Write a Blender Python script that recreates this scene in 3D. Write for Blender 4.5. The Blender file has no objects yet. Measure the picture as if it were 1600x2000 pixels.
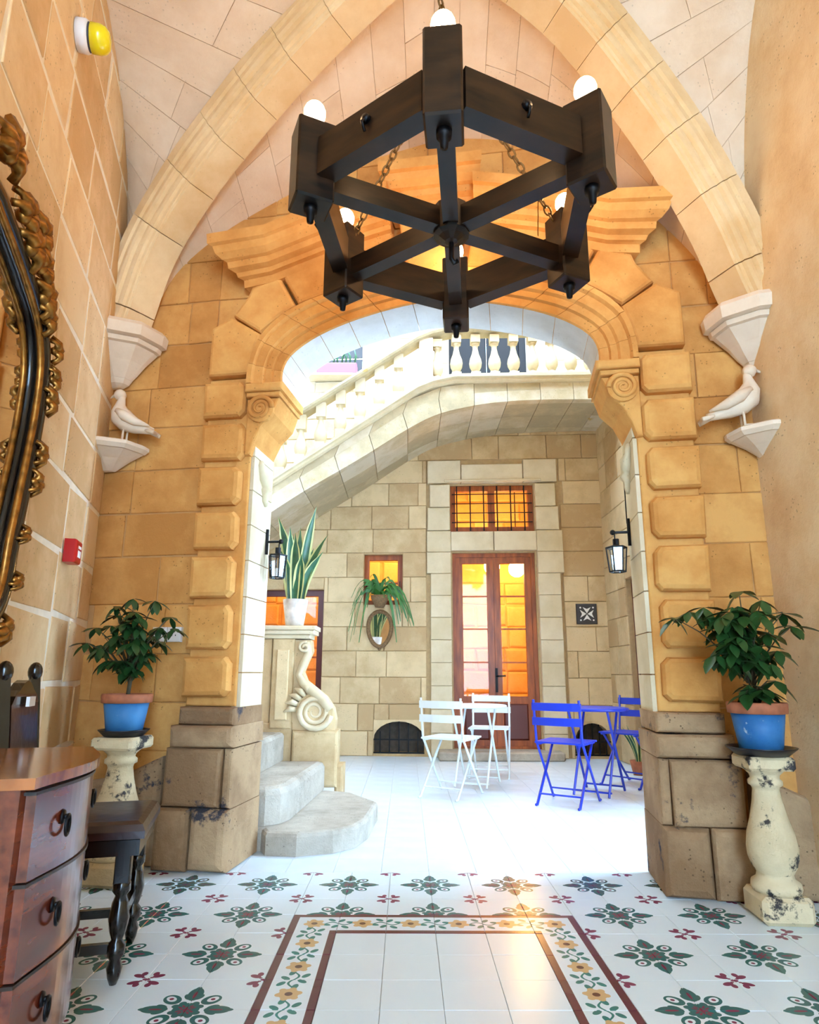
import bpy, bmesh, math, random
from mathutils import Vector, Matrix
R=random.Random(7)
sin,cos,pi,rad=math.sin,math.cos,math.pi,math.radians
S=bpy.context.scene
COL=S.collection
# ------------------------------------------------------------------ camera
cam=bpy.data.cameras.new('camera'); co=bpy.data.objects.new('camera',cam); COL.objects.link(co)
yaw,pit,rol=0.0037,0.2209,0.0043
fw=Vector((sin(yaw)*cos(pit),cos(yaw)*cos(pit),sin(pit))); rt=Vector((cos(yaw),-sin(yaw),0)); up=rt.cross(fw)
rt,up=cos(rol)*rt+sin(rol)*up, cos(rol)*up-sin(rol)*rt
m=Matrix((rt,up,-fw)).transposed().to_4x4(); m.translation=(0,0,1.0186); co.matrix_world=m
cam.sensor_fit='VERTICAL'; cam.sensor_height=36; cam.lens=1253.5/2000*36; cam.shift_y=32.3/2000
cam.clip_start=.02; cam.clip_end=200
S.camera=co
# ------------------------------------------------------------------ sky, exposure
wd=bpy.data.worlds.new('sky'); S.world=wd; wd.use_nodes=True
bg=wd.node_tree.nodes['Background']; bg.inputs[0].default_value=(.45,.7,1,1); bg.inputs[1].default_value=25
S.view_settings.view_transform='Standard'; S.view_settings.look='None'; S.view_settings.gamma=1
S.view_settings.use_curve_mapping=False; S.view_settings.exposure=0.22
BULB=52
# ------------------------------------------------------------------ node expression helper
class N:
    def __init__(s,nt,sock): s.nt=nt; s.s=sock
    def _m(s,op,o=None,o2=None):
        n=s.nt.nodes.new('ShaderNodeMath'); n.operation=op; s.nt.links.new(s.s,n.inputs[0])
        for i,v in ((1,o),(2,o2)):
            if v is None: continue
            if isinstance(v,N): s.nt.links.new(v.s,n.inputs[i])
            else: n.inputs[i].default_value=v
        return N(s.nt,n.outputs[0])
    def __add__(s,o): return s._m('ADD',o)
    __radd__=__add__
    def __sub__(s,o): return s._m('SUBTRACT',o)
    def __rsub__(s,o): return (s*-1)+o
    def __mul__(s,o): return s._m('MULTIPLY',o)
    __rmul__=__mul__
    def __truediv__(s,o): return s._m('DIVIDE',o)
    def __lt__(s,o): return s._m('LESS_THAN',o)
    def __gt__(s,o): return s._m('GREATER_THAN',o)
    def abs(s): return s._m('ABSOLUTE')
    def sqrt(s): return s._m('SQRT')
    def sin(s): return s._m('SINE')
    def min(s,o): return s._m('MINIMUM',o)
    def max(s,o): return s._m('MAXIMUM',o)
    def round(s): return s._m('ROUND')
def ell(x,y,cx,cy,a,b,ang=0.0):
    c,sn=cos(ang),sin(ang); X=x-cx; Y=y-cy
    u=(X*c+Y*sn)*(1/a); v=(Y*c-X*sn)*(1/b)
    return (u*u+v*v)<1.0
def lin(c):
    return tuple(((v/255)/12.92 if v<=10 else (((v/255)+.055)/1.055)**2.4) for v in c)+(1,)
def newmat(name):
    mt=bpy.data.materials.new(name); mt.use_nodes=True; nt=mt.node_tree
    return mt,nt,nt.nodes['Principled BSDF']
def L(nt,a,b): nt.links.new(a,b)
def plain(name,col,rough=.5,metal=0,spec=.5,var=0.0,scale=20,coat=0):
    mt,nt,b=newmat(name); c=lin(col)
    b.inputs['Base Color'].default_value=c; b.inputs['Roughness'].default_value=rough; b.inputs['Metallic'].default_value=metal
    b.inputs['Specular IOR Level'].default_value=spec; b.inputs['Coat Weight'].default_value=coat
    if var:
        tc=nt.nodes.new('ShaderNodeTexCoord'); no=nt.nodes.new('ShaderNodeTexNoise'); no.inputs['Scale'].default_value=scale; no.inputs['Detail'].default_value=5
        L(nt,tc.outputs['Object'],no.inputs['Vector'])
        rp=nt.nodes.new('ShaderNodeValToRGB'); rp.color_ramp.elements[0].position=.3; rp.color_ramp.elements[1].position=.7
        rp.color_ramp.elements[0].color=tuple(v*(1-var) for v in c[:3])+(1,); rp.color_ramp.elements[1].color=tuple(min(1,v*(1+var)) for v in c[:3])+(1,)
        L(nt,no.outputs[0],rp.inputs[0]); L(nt,rp.outputs[0],b.inputs['Base Color'])
        bp=nt.nodes.new('ShaderNodeBump'); bp.inputs['Strength'].default_value=.15; bp.inputs['Distance'].default_value=.01; L(nt,no.outputs[0],bp.inputs['Height']); L(nt,bp.outputs[0],b.inputs['Normal'])
    return mt
def stonemat(name,c1,c2,c3=None,pits=.5,bump=.35,rough=.85,scale=6,rand=.25,stain=None):
    """limestone: two tones by soft noise, small dark pits, a different tint per block"""
    mt,nt,b=newmat(name); b.inputs['Roughness'].default_value=rough; b.inputs['Specular IOR Level'].default_value=.2
    g=nt.nodes.new('ShaderNodeNewGeometry'); oi=nt.nodes.new('ShaderNodeObjectInfo')
    n1=nt.nodes.new('ShaderNodeTexNoise'); n1.inputs['Scale'].default_value=scale*.6; n1.inputs['Detail'].default_value=6; n1.inputs['Roughness'].default_value=.65
    L(nt,g.outputs['Position'],n1.inputs['Vector'])
    add=N(nt,n1.outputs[0])*(1.0)+(N(nt,oi.outputs['Random'])-.5)*rand
    rp=nt.nodes.new('ShaderNodeValToRGB'); e=rp.color_ramp.elements
    e[0].position=.32; e[0].color=lin(c1); e[1].position=.68; e[1].color=lin(c2)
    if c3: k=e.new(.5); k.color=lin(c3)
    L(nt,add.s,rp.inputs[0])
    n2=nt.nodes.new('ShaderNodeTexVoronoi'); n2.inputs['Scale'].default_value=38; n2.feature='F1'; L(nt,g.outputs['Position'],n2.inputs['Vector'])
    n3=nt.nodes.new('ShaderNodeTexNoise'); n3.inputs['Scale'].default_value=5; n3.inputs['Detail'].default_value=3; L(nt,g.outputs['Position'],n3.inputs['Vector'])
    pit=(N(nt,n2.outputs['Distance'])<.17)*((N(nt,n3.outputs[0])>.56))*pits
    mx=nt.nodes.new('ShaderNodeMix'); mx.data_type='RGBA'; L(nt,pit.s,mx.inputs[0]); L(nt,rp.outputs[0],mx.inputs[6]); mx.inputs[7].default_value=tuple(v*.35 for v in lin(c1)[:3])+(1,)
    out=mx.outputs[2]
    if stain:
        n5=nt.nodes.new('ShaderNodeTexNoise'); n5.inputs['Scale'].default_value=stain[1]; n5.inputs['Detail'].default_value=7; n5.inputs['Roughness'].default_value=.7; L(nt,g.outputs['Position'],n5.inputs['Vector'])
        r5=nt.nodes.new('ShaderNodeValToRGB'); r5.color_ramp.elements[0].position=stain[2]; r5.color_ramp.elements[1].position=stain[2]+.06; L(nt,n5.outputs[0],r5.inputs[0])
        m5=nt.nodes.new('ShaderNodeMix'); m5.data_type='RGBA'; L(nt,r5.outputs[0],m5.inputs[0]); L(nt,out,m5.inputs[6]); m5.inputs[7].default_value=lin(stain[0]); out=m5.outputs[2]
    L(nt,out,b.inputs['Base Color'])
    n4=nt.nodes.new('ShaderNodeTexNoise'); n4.inputs['Scale'].default_value=45; n4.inputs['Detail'].default_value=8; n4.inputs['Roughness'].default_value=.7; L(nt,g.outputs['Position'],n4.inputs['Vector'])
    hh=N(nt,n4.outputs[0])+N(nt,n1.outputs[0])*.8-pit*.6
    bp=nt.nodes.new('ShaderNodeBump'); bp.inputs['Strength'].default_value=bump; bp.inputs['Distance'].default_value=.012; L(nt,hh.s,bp.inputs['Height']); L(nt,bp.outputs[0],b.inputs['Normal'])
    return mt
def emit(name,col,st):
    mt=bpy.data.materials.new(name); mt.use_nodes=True; nt=mt.node_tree; nt.nodes.clear()
    o=nt.nodes.new('ShaderNodeOutputMaterial'); e=nt.nodes.new('ShaderNodeEmission'); e.inputs[0].default_value=col; e.inputs[1].default_value=st; L(nt,e.outputs[0],o.inputs[0]); return mt
def glassmat(name,tint=(1,1,1,1),gl=.014,rough=.03):
    mt=bpy.data.materials.new(name); mt.use_nodes=True; nt=mt.node_tree; nt.nodes.clear()
    o=nt.nodes.new('ShaderNodeOutputMaterial'); t=nt.nodes.new('ShaderNodeBsdfTransparent'); t.inputs[0].default_value=tint
    g=nt.nodes.new('ShaderNodeBsdfGlossy'); g.inputs['Roughness'].default_value=rough; x=nt.nodes.new('ShaderNodeMixShader'); x.inputs[0].default_value=gl
    L(nt,t.outputs[0],x.inputs[1]); L(nt,g.outputs[0],x.inputs[2]); L(nt,x.outputs[0],o.inputs[0]); return mt
def woodmat(name,c1,c2,rough=.3,sc=(2,30,30),coat=.3):
    mt,nt,b=newmat(name); tc=nt.nodes.new('ShaderNodeTexCoord'); mp=nt.nodes.new('ShaderNodeMapping'); mp.inputs['Scale'].default_value=sc
    L(nt,tc.outputs['Object'],mp.inputs[0]); no=nt.nodes.new('ShaderNodeTexNoise'); no.inputs['Scale'].default_value=1.5; no.inputs['Detail'].default_value=6; L(nt,mp.outputs[0],no.inputs['Vector'])
    rp=nt.nodes.new('ShaderNodeValToRGB'); rp.color_ramp.elements[0].position=.35; rp.color_ramp.elements[1].position=.68; rp.color_ramp.elements[0].color=lin(c1); rp.color_ramp.elements[1].color=lin(c2)
    L(nt,no.outputs[0],rp.inputs[0]); L(nt,rp.outputs[0],b.inputs['Base Color']); b.inputs['Roughness'].default_value=rough; b.inputs['Coat Weight'].default_value=coat; b.inputs['Coat Roughness'].default_value=.12
    return mt
X0,Y0=0.1226,3.4638          # lattice of the tile pattern
def tilemat():
    mt,nt,b=newmat('patterned_cement_tile')
    g=nt.nodes.new('ShaderNodeNewGeometry'); sp=nt.nodes.new('ShaderNodeSeparateXYZ'); L(nt,g.outputs['Position'],sp.inputs[0])
    px,py=N(nt,sp.outputs[0]),N(nt,sp.outputs[1])
    gx=px-X0; gy=py-Y0
    cx=gx*2.5; cy=gy*2.5; fx=cx-cx.round(); fy=cy-cy.round()
    ax=fx.abs(); ay=fy.abs(); hi=ax.max(ay); lo=ax.min(ay)
    # leaf petals on the axes, core, curls on the diagonals
    pet=ell(hi,lo,.245,0,.105,.062).max(ell(hi,lo,.2,.045,.05,.028,.5)).max(ell(hi,lo,.31,0,.06,.03))
    core=ell(hi,lo,0,0,.105,.105).max(ell(hi,lo,.09,.05,.035,.03))
    ring=ell(hi,lo,.155,.155,.085,.066,pi/4)*(1-ell(hi,lo,.165,.165,.05,.035,pi/4))
    green=pet.max(core).max(ring)
    red=ell(hi,lo,.235,0,.055,.014).max(ell(hi,lo,.165,.165,.018,.018)).max(ell(hi,lo,0,0,.05,.014)).max(ell(hi,lo,.05,.03,.022,.01,.6))
    # small purple flower on the corners of the lattice
    ex=.5-ax; ey=.5-ay
    pur=ell(ex,ey,.085,.062,.052,.03,.45).max(ell(ex,ey,.05,.1,.026,.036)).max(ell(ex,ey,.0,0,.034,.02)).max(ell(ex,ey,.035,.03,.016,.012))
    dx=.6-gx.abs(); dy=-.4-gy
    d=dx.min(dy); out=d<0
    # border band
    band=(d>0)*(d<.2)
    line=(d>0)*(d<.03)+(d>.172)*(d<.2)
    side=dx<dy
    s=side*gy+(1-side)*gx
    s2=s*5+.5; fs=(s2-s2.round())*.2            # flower at the centre of each tile
    c=d-.1; rr=(fs*fs+c*c).sqrt()
    fl=ell(fs,c,0,0,.034,.034)
    for k in range(6): fl=fl.max(ell(fs,c,.03*cos(k*pi/3+.3),.03*sin(k*pi/3+.3),.015,.013,k*pi/3+.3))
    eye=rr<.013
    s3=s*5; hs=(s3-s3.round())*.2
    vine=((c-(hs*62)._m('SINE')*.014).abs()<.0042)*(hs.abs()<.062)
    lv=vine
    for (a,bb,an) in ((.03,.038,.7),(-.03,-.038,.7),(.012,-.03,-.9),(-.012,.03,-.9),(.05,-.012,.3),(-.05,.012,.3)): lv=lv.max(ell(hs,c,a,bb,.019,.0105,an))
    def mix(f,a,bc):
        n=nt.nodes.new('ShaderNodeMix'); n.data_type='RGBA'; L(nt,f.s,n.inputs[0])
        if hasattr(a,'links'): L(nt,a,n.inputs[6])
        else: n.inputs[6].default_value=a
        n.inputs[7].default_value=bc; return n.outputs[2]
    no=nt.nodes.new('ShaderNodeTexNoise'); no.inputs['Scale'].default_value=7; no.inputs['Detail'].default_value=5; L(nt,g.outputs['Position'],no.inputs['Vector'])
    oi=nt.nodes.new('ShaderNodeObjectInfo'); v=N(nt,no.outputs[0])*.7+N(nt,oi.outputs['Random'])*.3
    col=mix(v,lin((216,232,244)),lin((226,238,247)))
    col=mix(out*green,col,lin((34,98,100))); col=mix(out*red,col,lin((116,46,76))); col=mix(out*pur,col,lin((122,48,84)))
    col=mix(band*lv,col,lin((44,120,116))); col=mix(band*fl,col,lin((206,172,124))); col=mix(band*eye,col,lin((96,60,50)))
    col=mix(line,col,lin((92,32,54)))
    L(nt,col,b.inputs['Base Color']); b.inputs['Roughness'].default_value=.28; b.inputs['Specular IOR Level'].default_value=.5
    r=(N(nt,no.outputs[0])*.06+.2); L(nt,r.s,b.inputs['Roughness'])
    return mt
M={}
M['tile']=tilemat()
M['court_tile']=plain('pale_court_tile',(216,226,234),.35,var=.06,scale=5)
M['grout']=plain('tile_grout',(196,192,184),.8)
M['hall']=stonemat('warm_hall_stone',(186,126,64),(220,164,94),(204,144,78))
M['mortar']=plain('pale_mortar',(244,230,208),.9,var=.08,scale=12)
M['joint']=plain('brown_joint',(192,142,88),.9,var=.1,scale=12)
M['vaultjoint']=plain('vault_joint',(206,172,132),.9,var=.1)
M['left']=stonemat('left_wall_stone',(214,174,124),(238,206,160),(228,190,142),rand=.4)
M['plaster']=stonemat('right_wall_stone',(222,182,136),(242,214,172),(234,200,154),pits=.45,scale=6,bump=.5)
M['vault']=stonemat('vault_stone',(222,190,156),(240,216,188),(232,204,172),pits=.25,scale=4,bump=.2)
M['rib']=stonemat('rib_stone',(222,184,132),(238,208,162),pits=.12,bump=.12)
M['dress']=stonemat('dressed_arch_stone',(198,134,68),(226,170,98),(214,152,82),pits=.45,bump=.22)
M['plinth']=stonemat('worn_plinth_stone',(146,112,80),(190,156,118),(168,134,100),pits=.7,bump=.9,stain=((66,64,72),4,.585))
M['court']=stonemat('courtyard_stone',(194,164,122),(224,198,156),(210,184,142),pits=.4,rand=.5,bump=.3)
M['court_joint']=plain('courtyard_joint',(186,158,116),.9,var=.1)
M['soffit']=stonemat('daylight_tinted_soffit',(206,198,190),(226,220,214),pits=.2,bump=.2)  # paler grey puts the courtyard daylight into the arch soffit colour
M['pale']=stonemat('pale_dressed_stone',(210,192,156),(228,212,182),pits=.2,bump=.15)
M['bridge']=stonemat('bridge_stone',(186,170,138),(218,204,178),(204,186,150),pits=.35,rand=.4,stain=((200,172,104),3,.66))
M['step']=stonemat('worn_step_stone',(168,156,140),(208,198,182),pits=.6,bump=.8)
M['white']=stonemat('white_sculpted_stone',(220,196,168),(236,216,192),pits=.08,bump=.1)
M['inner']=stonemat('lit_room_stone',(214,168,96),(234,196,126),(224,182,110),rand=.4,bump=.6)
M['peel']=stonemat('peeling_cream_paint',(196,172,134),(224,204,166),pits=.3,bump=.5,stain=((66,62,62),9,.555))
M['darkwood']=woodmat('dark_stained_wood',(15,9,6),(54,33,18),.4,(3,3,14),.12)
M['darkwood'].node_tree.nodes['Principled BSDF'].inputs['Specular IOR Level'].default_value=.3
M['mahog']=woodmat('red_mahogany',(74,26,14),(132,58,30),.22,(14,3,14),.6)
M['topwood']=woodmat('polished_walnut_top',(126,66,30),(176,104,54),.18,(4,18,4),.7)
M['doorwood']=woodmat('varnished_pine',(126,56,14),(178,90,30),.45,(14,14,2),.05)
M['reddoor']=plain('dark_red_paint',(90,24,12),.4)
M['black']=plain('blackened_turned_wood',(16,11,10),.25,coat=.4)
M['leather']=plain('dark_brown_leather',(44,18,18),.32,var=.25,scale=30,coat=.2)
M['iron']=plain('black_iron',(14,14,18),.45,.6)
M['chain']=plain('aged_brass_chain',(120,92,52),.45,.7)
M['gilt']=plain('antique_gilt',(150,100,40),.35,.75,var=.5,scale=30)
M['blackgilt']=plain('black_lacquer_frame',(22,18,18),.22,.2,coat=.5)
M['mirror']=plain('mirror_glass',(235,235,235),.02,1)
M['glass']=glassmat('window_glass')
M['lglass']=glassmat('lantern_glass',(.93,.95,.97,1),.1)
M['bulb']=emit('lit_bulb',(1,.62,.31,1),BULB)
M['lamp']=emit('lit_room_globe',(1,.56,.17,1),105)
M['red']=plain('red_plastic',(190,14,20),.3)
M['yellow']=plain('yellow_lens',(236,214,10),.25,coat=.5)
M['wplastic']=plain('white_plastic',(232,226,222),.35)
M['blue']=stonemat('blue_painted_pot',(40,98,156),(70,130,180),pits=.1,bump=.1,rough=.4,stain=((176,190,200),16,.64))
M['terra']=plain('terracotta',(168,98,66),.75,var=.25,scale=18)
M['saucer']=plain('black_saucer',(22,24,32),.35)
M['soil']=plain('dark_soil',(44,32,24),.95,var=.4,scale=60)
M['leaf']=plain('dark_green_leaf',(34,72,34),.35,var=.45,scale=3)
M['leaf2']=plain('mid_green_leaf',(44,84,40),.35,var=.45,scale=3)
M['stem']=plain('brown_stem',(78,66,44),.8)
M['blade']=plain('deep_green_blade',(42,92,62),.35,var=.35,scale=14)
M['bladeedge']=plain('cream_blade_margin',(204,208,140),.4)
M['spider']=plain('fresh_green_blade',(58,116,46),.4,var=.3,scale=6)
M['potw']=plain('white_floral_pot',(222,214,206),.45,var=.25,scale=16)
M['wpaint']=plain('white_painted_metal',(226,234,236),.35)
M['bpaint']=plain('blue_painted_metal',(24,54,190),.35)
M['wicker']=plain('wicker_frame',(120,92,60),.8,var=.4,scale=60)
M['plaque']=plain('dark_grey_plaque',(54,54,60),.5)
M['pink']=plain('pink_planter',(196,92,124),.6)
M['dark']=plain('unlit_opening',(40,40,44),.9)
M['recess']=plain('grey_recess',(86,78,70),.9,var=.3)  # mid grey with random mottling, for the backs of the vents
M['upper_pale']=stonemat('pale_upper_wall',(212,202,182),(228,220,204),pits=.15,bump=.2)  # paler tones than the lower courtyard stone
M['marks']=plain('white_print',(240,240,240),.6)
# ------------------------------------------------------------------ mesh helpers
def ob(name,vs,fs,mat,parent=None,smooth=False,mats=None,fm=None):
    me=bpy.data.meshes.new(name); me.from_pydata([tuple(v) for v in vs],[],fs)
    for k in (mats or [mat]): me.materials.append(M[k] if isinstance(k,str) else k)
    if fm: me.polygons.foreach_set('material_index',fm)
    bm=bmesh.new(); bm.from_mesh(me); bmesh.ops.recalc_face_normals(bm,faces=bm.faces); bm.to_mesh(me); bm.free()
    if smooth: me.polygons.foreach_set('use_smooth',[True]*len(me.polygons))
    o=bpy.data.objects.new(name,me); COL.objects.link(o)
    if parent: o.parent=parent
    return o
def tag(o,label=None,cat=None,group=None,kind=None):
    if label: o['label']=label
    if cat: o['category']=cat
    if group: o['group']=group
    if kind: o['kind']=kind
    return o
def empty(name,loc=(0,0,0),rz=0,label=None,cat=None,group=None):
    o=bpy.data.objects.new(name,None); COL.objects.link(o); o.location=loc; o.rotation_euler=(0,0,rz); o.empty_display_size=.1
    return tag(o,label,cat,group)
def cp(o,parent=None):
    c=o.copy(); COL.objects.link(c); c.parent=parent
    for ch in list(o.children): cp(ch,c)
    return c
class MB:
    """collects shapes for ONE part"""
    def __init__(s): s.v=[]; s.f=[]
    def add(s,vs,fs):
        n=len(s.v); s.v+= [tuple(v) for v in vs]; s.f+=[tuple(i+n for i in f) for f in fs]; return s
    def box(s,c,d,rot=None,bev=0):
        x,y,z=[k/2 for k in d]; b=min(bev,x*.9,y*.9,z*.9) if bev else 0
        if not b:
            vs=[Vector((i*x,j*y,k*z)) for i in (-1,1) for j in (-1,1) for k in (-1,1)]
            fs=[(0,1,3,2),(4,6,7,5),(0,4,5,1),(2,3,7,6),(0,2,6,4),(1,5,7,3)]
        else:
            bm=bmesh.new(); bmesh.ops.create_cube(bm,size=1)
            for v in bm.verts: v.co=Vector((v.co.x*2*x,v.co.y*2*y,v.co.z*2*z))
            bmesh.ops.bevel(bm,geom=list(bm.edges),offset=b,segments=1,affect='EDGES')
            bm.verts.index_update(); vs=[v.co.copy() for v in bm.verts]; fs=[tuple(v.index for v in f.verts) for f in bm.faces]; bm.free()
        if rot is not None: vs=[rot@v for v in vs]
        return s.add([Vector(c)+v for v in vs],fs)
    def bar(s,a,b,w,h=None,upv=(0,0,1)):
        a,b=Vector(a),Vector(b); d=(b-a); l=d.length; d.normalize(); u=Vector(upv)
        if abs(d.dot(u))>.98: u=Vector((1,0,0))
        sd=d.cross(u).normalized(); u=sd.cross(d); h=h or w
        R3=Matrix((d,sd,u)).transposed(); return s.box((a+b)/2,(l,w,h),R3)
    def tube(s,pts,r,n=8,closed=False,cap=True):
        pts=[Vector(p) for p in pts]; k=len(pts); rs=r if isinstance(r,(list,tuple)) else [r]*k
        vs=[]; prev=None
        for i,p in enumerate(pts):
            t=(pts[(i+1)%k]-pts[i-1]) if closed else (pts[min(i+1,k-1)]-pts[max(i-1,0)])
            t.normalize()
            if prev is None:
                u=Vector((0,0,1)) if abs(t.z)<.9 else Vector((1,0,0)); u=(u-t*u.dot(t)).normalized()
            else: u=(prev-t*prev.dot(t)).normalized()
            prev=u; w=t.cross(u)
            for j in range(n):
                a=2*pi*j/n; vs.append(p+(u*cos(a)+w*sin(a))*rs[i])
        fs=[]
        for i in range(k if closed else k-1):
            for j in range(n): fs.append((i*n+j,i*n+(j+1)%n,((i+1)%k)*n+(j+1)%n,((i+1)%k)*n+j))
        if cap and not closed: fs.append(tuple(range(n))[::-1]); fs.append(tuple((k-1)*n+j for j in range(n)))
        return s.add(vs,fs)
    def lathe(s,prof,n=24,c=(0,0,0),axis=None,sq=False):
        vs=[];fs=[];k=len(prof)
        for r,z in prof:
            for j in range(n):
                a=2*pi*j/n+pi/n; vs.append(Vector((r*cos(a),r*sin(a),z)))
        for i in range(k-1):
            for j in range(n): fs.append((i*n+j,i*n+(j+1)%n,(i+1)*n+(j+1)%n,(i+1)*n+j))
        fs.append(tuple(range(n))[::-1]); fs.append(tuple((k-1)*n+j for j in range(n)))
        if axis is not None:
            q=Vector((0,0,1)).rotation_difference(Vector(axis)); vs=[q@v for v in vs]
        return s.add([Vector(c)+v for v in vs],fs)
    def ball(s,c,r,nu=12,nv=8,sc=(1,1,1),rot=None):
        vs=[];fs=[]
        for i in range(nv+1):
            th=pi*i/nv
            for j in range(nu):
                a=2*pi*j/nu; v=Vector((r*sc[0]*sin(th)*cos(a),r*sc[1]*sin(th)*sin(a),r*sc[2]*cos(th)))
                if rot is not None: v=rot@v
                vs.append(Vector(c)+v)
        for i in range(nv):
            for j in range(nu): fs.append((i*nu+j,i*nu+(j+1)%nu,(i+1)*nu+(j+1)%nu,(i+1)*nu+j))
        return s.add(vs,fs)
    def b(s,name,mat,parent=None,smooth=False): return ob(name,s.v,s.f,mat,parent,smooth)
def inset(poly,d):
    n=len(poly); A=sum(poly[i][0]*poly[(i+1)%n][1]-poly[(i+1)%n][0]*poly[i][1] for i in range(n)); sg=1 if A>0 else -1
    out=[]
    for i in range(n):
        p0,p1,p2=poly[i-1],poly[i],poly[(i+1)%n]
        def nrm(a,b):
            dx,dy=b[0]-a[0],b[1]-a[1]; l=math.hypot(dx,dy) or 1e-6; return (-dy/l*sg,dx/l*sg)
        n1,n2=nrm(p0,p1),nrm(p1,p2); bx,by=n1[0]+n2[0],n1[1]+n2[1]; l2=bx*bx+by*by
        k=2*d/max(l2,.6); out.append((p1[0]+bx*k,p1[1]+by*k))
    return out
def stone(name,poly,mp,front,back,bev,mat,parent,jit=0.0,smooth=False):
    """a cut stone: outline in wall coordinates, rounded front arris, real thickness"""
    if jit: poly=[(a+R.uniform(-jit,jit),b+R.uniform(-jit,jit)) for a,b in poly]
    n=len(poly); s=1 if back>front else -1
    i1=inset(poly,bev*.35); i2=inset(poly,bev)
    rings=[(poly,back),(poly,front+s*bev),(i1,front+s*bev*.3),(i2,front)]
    vs=[];fs=[]
    for pg,o in rings: vs+=[mp(a,o,b) for a,b in pg]
    for k in range(3):
        for i in range(n): fs.append((k*n+i,k*n+(i+1)%n,(k+1)*n+(i+1)%n,(k+1)*n+i))
    fs.append(tuple(range(3*n,4*n))); fs.append(tuple(range(n))[::-1])
    return ob(name,vs,fs,mat,parent,smooth)
def rect(a,b,c,d): return [(a,c),(b,c),(b,d),(a,d)]
def subtract(rects,hole):
    out=[]; h0,h1,g0,g1=hole
    for (a,b,c,d) in rects:
        if b<=h0 or a>=h1 or d<=g0 or c>=g1: out.append((a,b,c,d)); continue
        if a<h0: out.append((a,h0,c,d))
        if b>h1: out.append((h1,b,c,d))
        m0,m1=max(a,h0),min(b,h1)
        if c<g0: out.append((m0,m1,c,g0))
        if d>g1: out.append((m0,m1,g1,d))
    return out
def courses(name,mp,a0,a1,zs,holes,front,back,bev,gap,mat,parent,wmin=.4,wmax=.7,jit=.004,skip=None):
    cnt=0
    for i in range(len(zs)-1):
        x=a0-R.uniform(0,.3)
        while x<a1-.02:
            w=R.uniform(wmin,wmax); x1=x+w
            if a1-x1<wmin*.5: x1=a1
            rs=[(max(x,a0),min(x1,a1),zs[i],zs[i+1])]
            for h in holes: rs=subtract(rs,h)
            for (p,q,c,d) in rs:
                if q-p<.05 or d-c<.04: continue
                if skip and skip((p+q)/2,(c+d)/2): continue
                stone(name,rect(p+gap,q-gap,c+gap,d-gap),mp,front+R.uniform(-.003,.003),back,bev,mat,parent,jit); cnt+=1
            x=x1
    return cnt
def slab(name,regions,mp,f,b,mat,parent=None):
    """solid backing built of (a0,a1,z0,z1) regions"""
    mb=MB()
    for (p,q,c,d) in regions:
        vs=[mp(x,o,z) for x in (p,q) for o in (f,b) for z in (c,d)]
        mb.add(vs,[(0,1,3,2),(4,6,7,5),(0,4,5,1),(2,3,7,6),(0,2,6,4),(1,5,7,3)])
    return mb.b(name,mat,parent)
def interp(tb,x):
    if x<=tb[0][0]: return tb[0][1]
    for (a,b),(c,d) in zip(tb,tb[1:]):
        if x<=c: return b+(d-b)*(x-a)/(c-a)
    return tb[-1][1]
def smoothtab(tb,n=60):
    """Catmull-Rom resampling of a table"""
    out=[]
    for i in range(n+1):
        x=tb[0][0]+(tb[-1][0]-tb[0][0])*i/n
        k=max(j for j in range(len(tb)-1) if tb[j][0]<=x+1e-9)
        p1,p2=tb[k],tb[k+1]; p0=tb[k-1] if k else (2*p1[0]-p2[0],2*p1[1]-p2[1]); p3=tb[k+2] if k+2<len(tb) else (2*p2[0]-p1[0],2*p2[1]-p1[1])
        h=p2[0]-p1[0]; t=(x-p1[0])/h; m1=(p2[1]-p0[1])/(p2[0]-p0[0])*h; m2=(p3[1]-p1[1])/(p3[0]-p1[0])*h
        out.append((x,(2*t**3-3*t*t+1)*p1[1]+(t**3-2*t*t+t)*m1+(-2*t**3+3*t*t)*p2[1]+(t**3-t*t)*m2))
    return out
# ------------------------------------------------------------------ frames of the walls
A9=rad(9)
def W(t,o,z): return Vector((.145+cos(A9)*t+sin(A9)*o,3.45-sin(A9)*t+cos(A9)*o,z))          # wall between hall and courtyard
A14=rad(14)
def LW(e,o,z): return Vector((-1.93+sin(A14)*e+cos(A14)*o,3.9-cos(A14)*e+sin(A14)*o,z))       # left wall: e towards the street, o into the room
def RW(e,o,z): return Vector((1.9-o,3.2-e,z))
TB=math.tan(rad(4))
def BW(x,o,z): return Vector((x,8.33-TB*(x-1.1)+o,z))                                          # back wall of the courtyard
def DW(e,o,z): return Vector((2.58-o,8.25-e,z))                                                # right wall of the courtyard
def struct(o,label): return tag(o,label,kind='structure')
# ------------------------------------------------------------------ floors
fl=MB().box((0,-.2,-.09),(6,7.75,.16)).b('floor','grout'); struct(fl,'hall floor of patterned cement tiles')
b0=MB().box((0,0,-.0075),(.1985,.1985,.015),bev=.0012).b('floor_tile','tile',fl); first=True
def inroom(x,y):
    if y<-3.4: return False
    lx=-1.93+sin(A14)/cos(A14)*(3.9-y)
    if y<1.6: lx=-1.45
    return lx-.12<x<1.99
restm=MB(); ntile=0; cells=[]
for j in range(36):
    for i in range(-12,12):
        x=X0+.2*i+.1; y=Y0+.2-.2*j-.1
        if inroom(x,y): cells.append((y,x))
cells.sort(reverse=True)
for k,(y,x) in enumerate(cells):
    if k<288:
        o=b0 if k==0 else b0.copy()
        if k: COL.objects.link(o); o.parent=fl
        o.location=(x,y,R.uniform(-.0006,.0006))
    else: restm.box((x,y,-.0075),(.1985,.1985,.015))
tag(restm.b('floor_tiles','tile',fl),kind='stuff')
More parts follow.
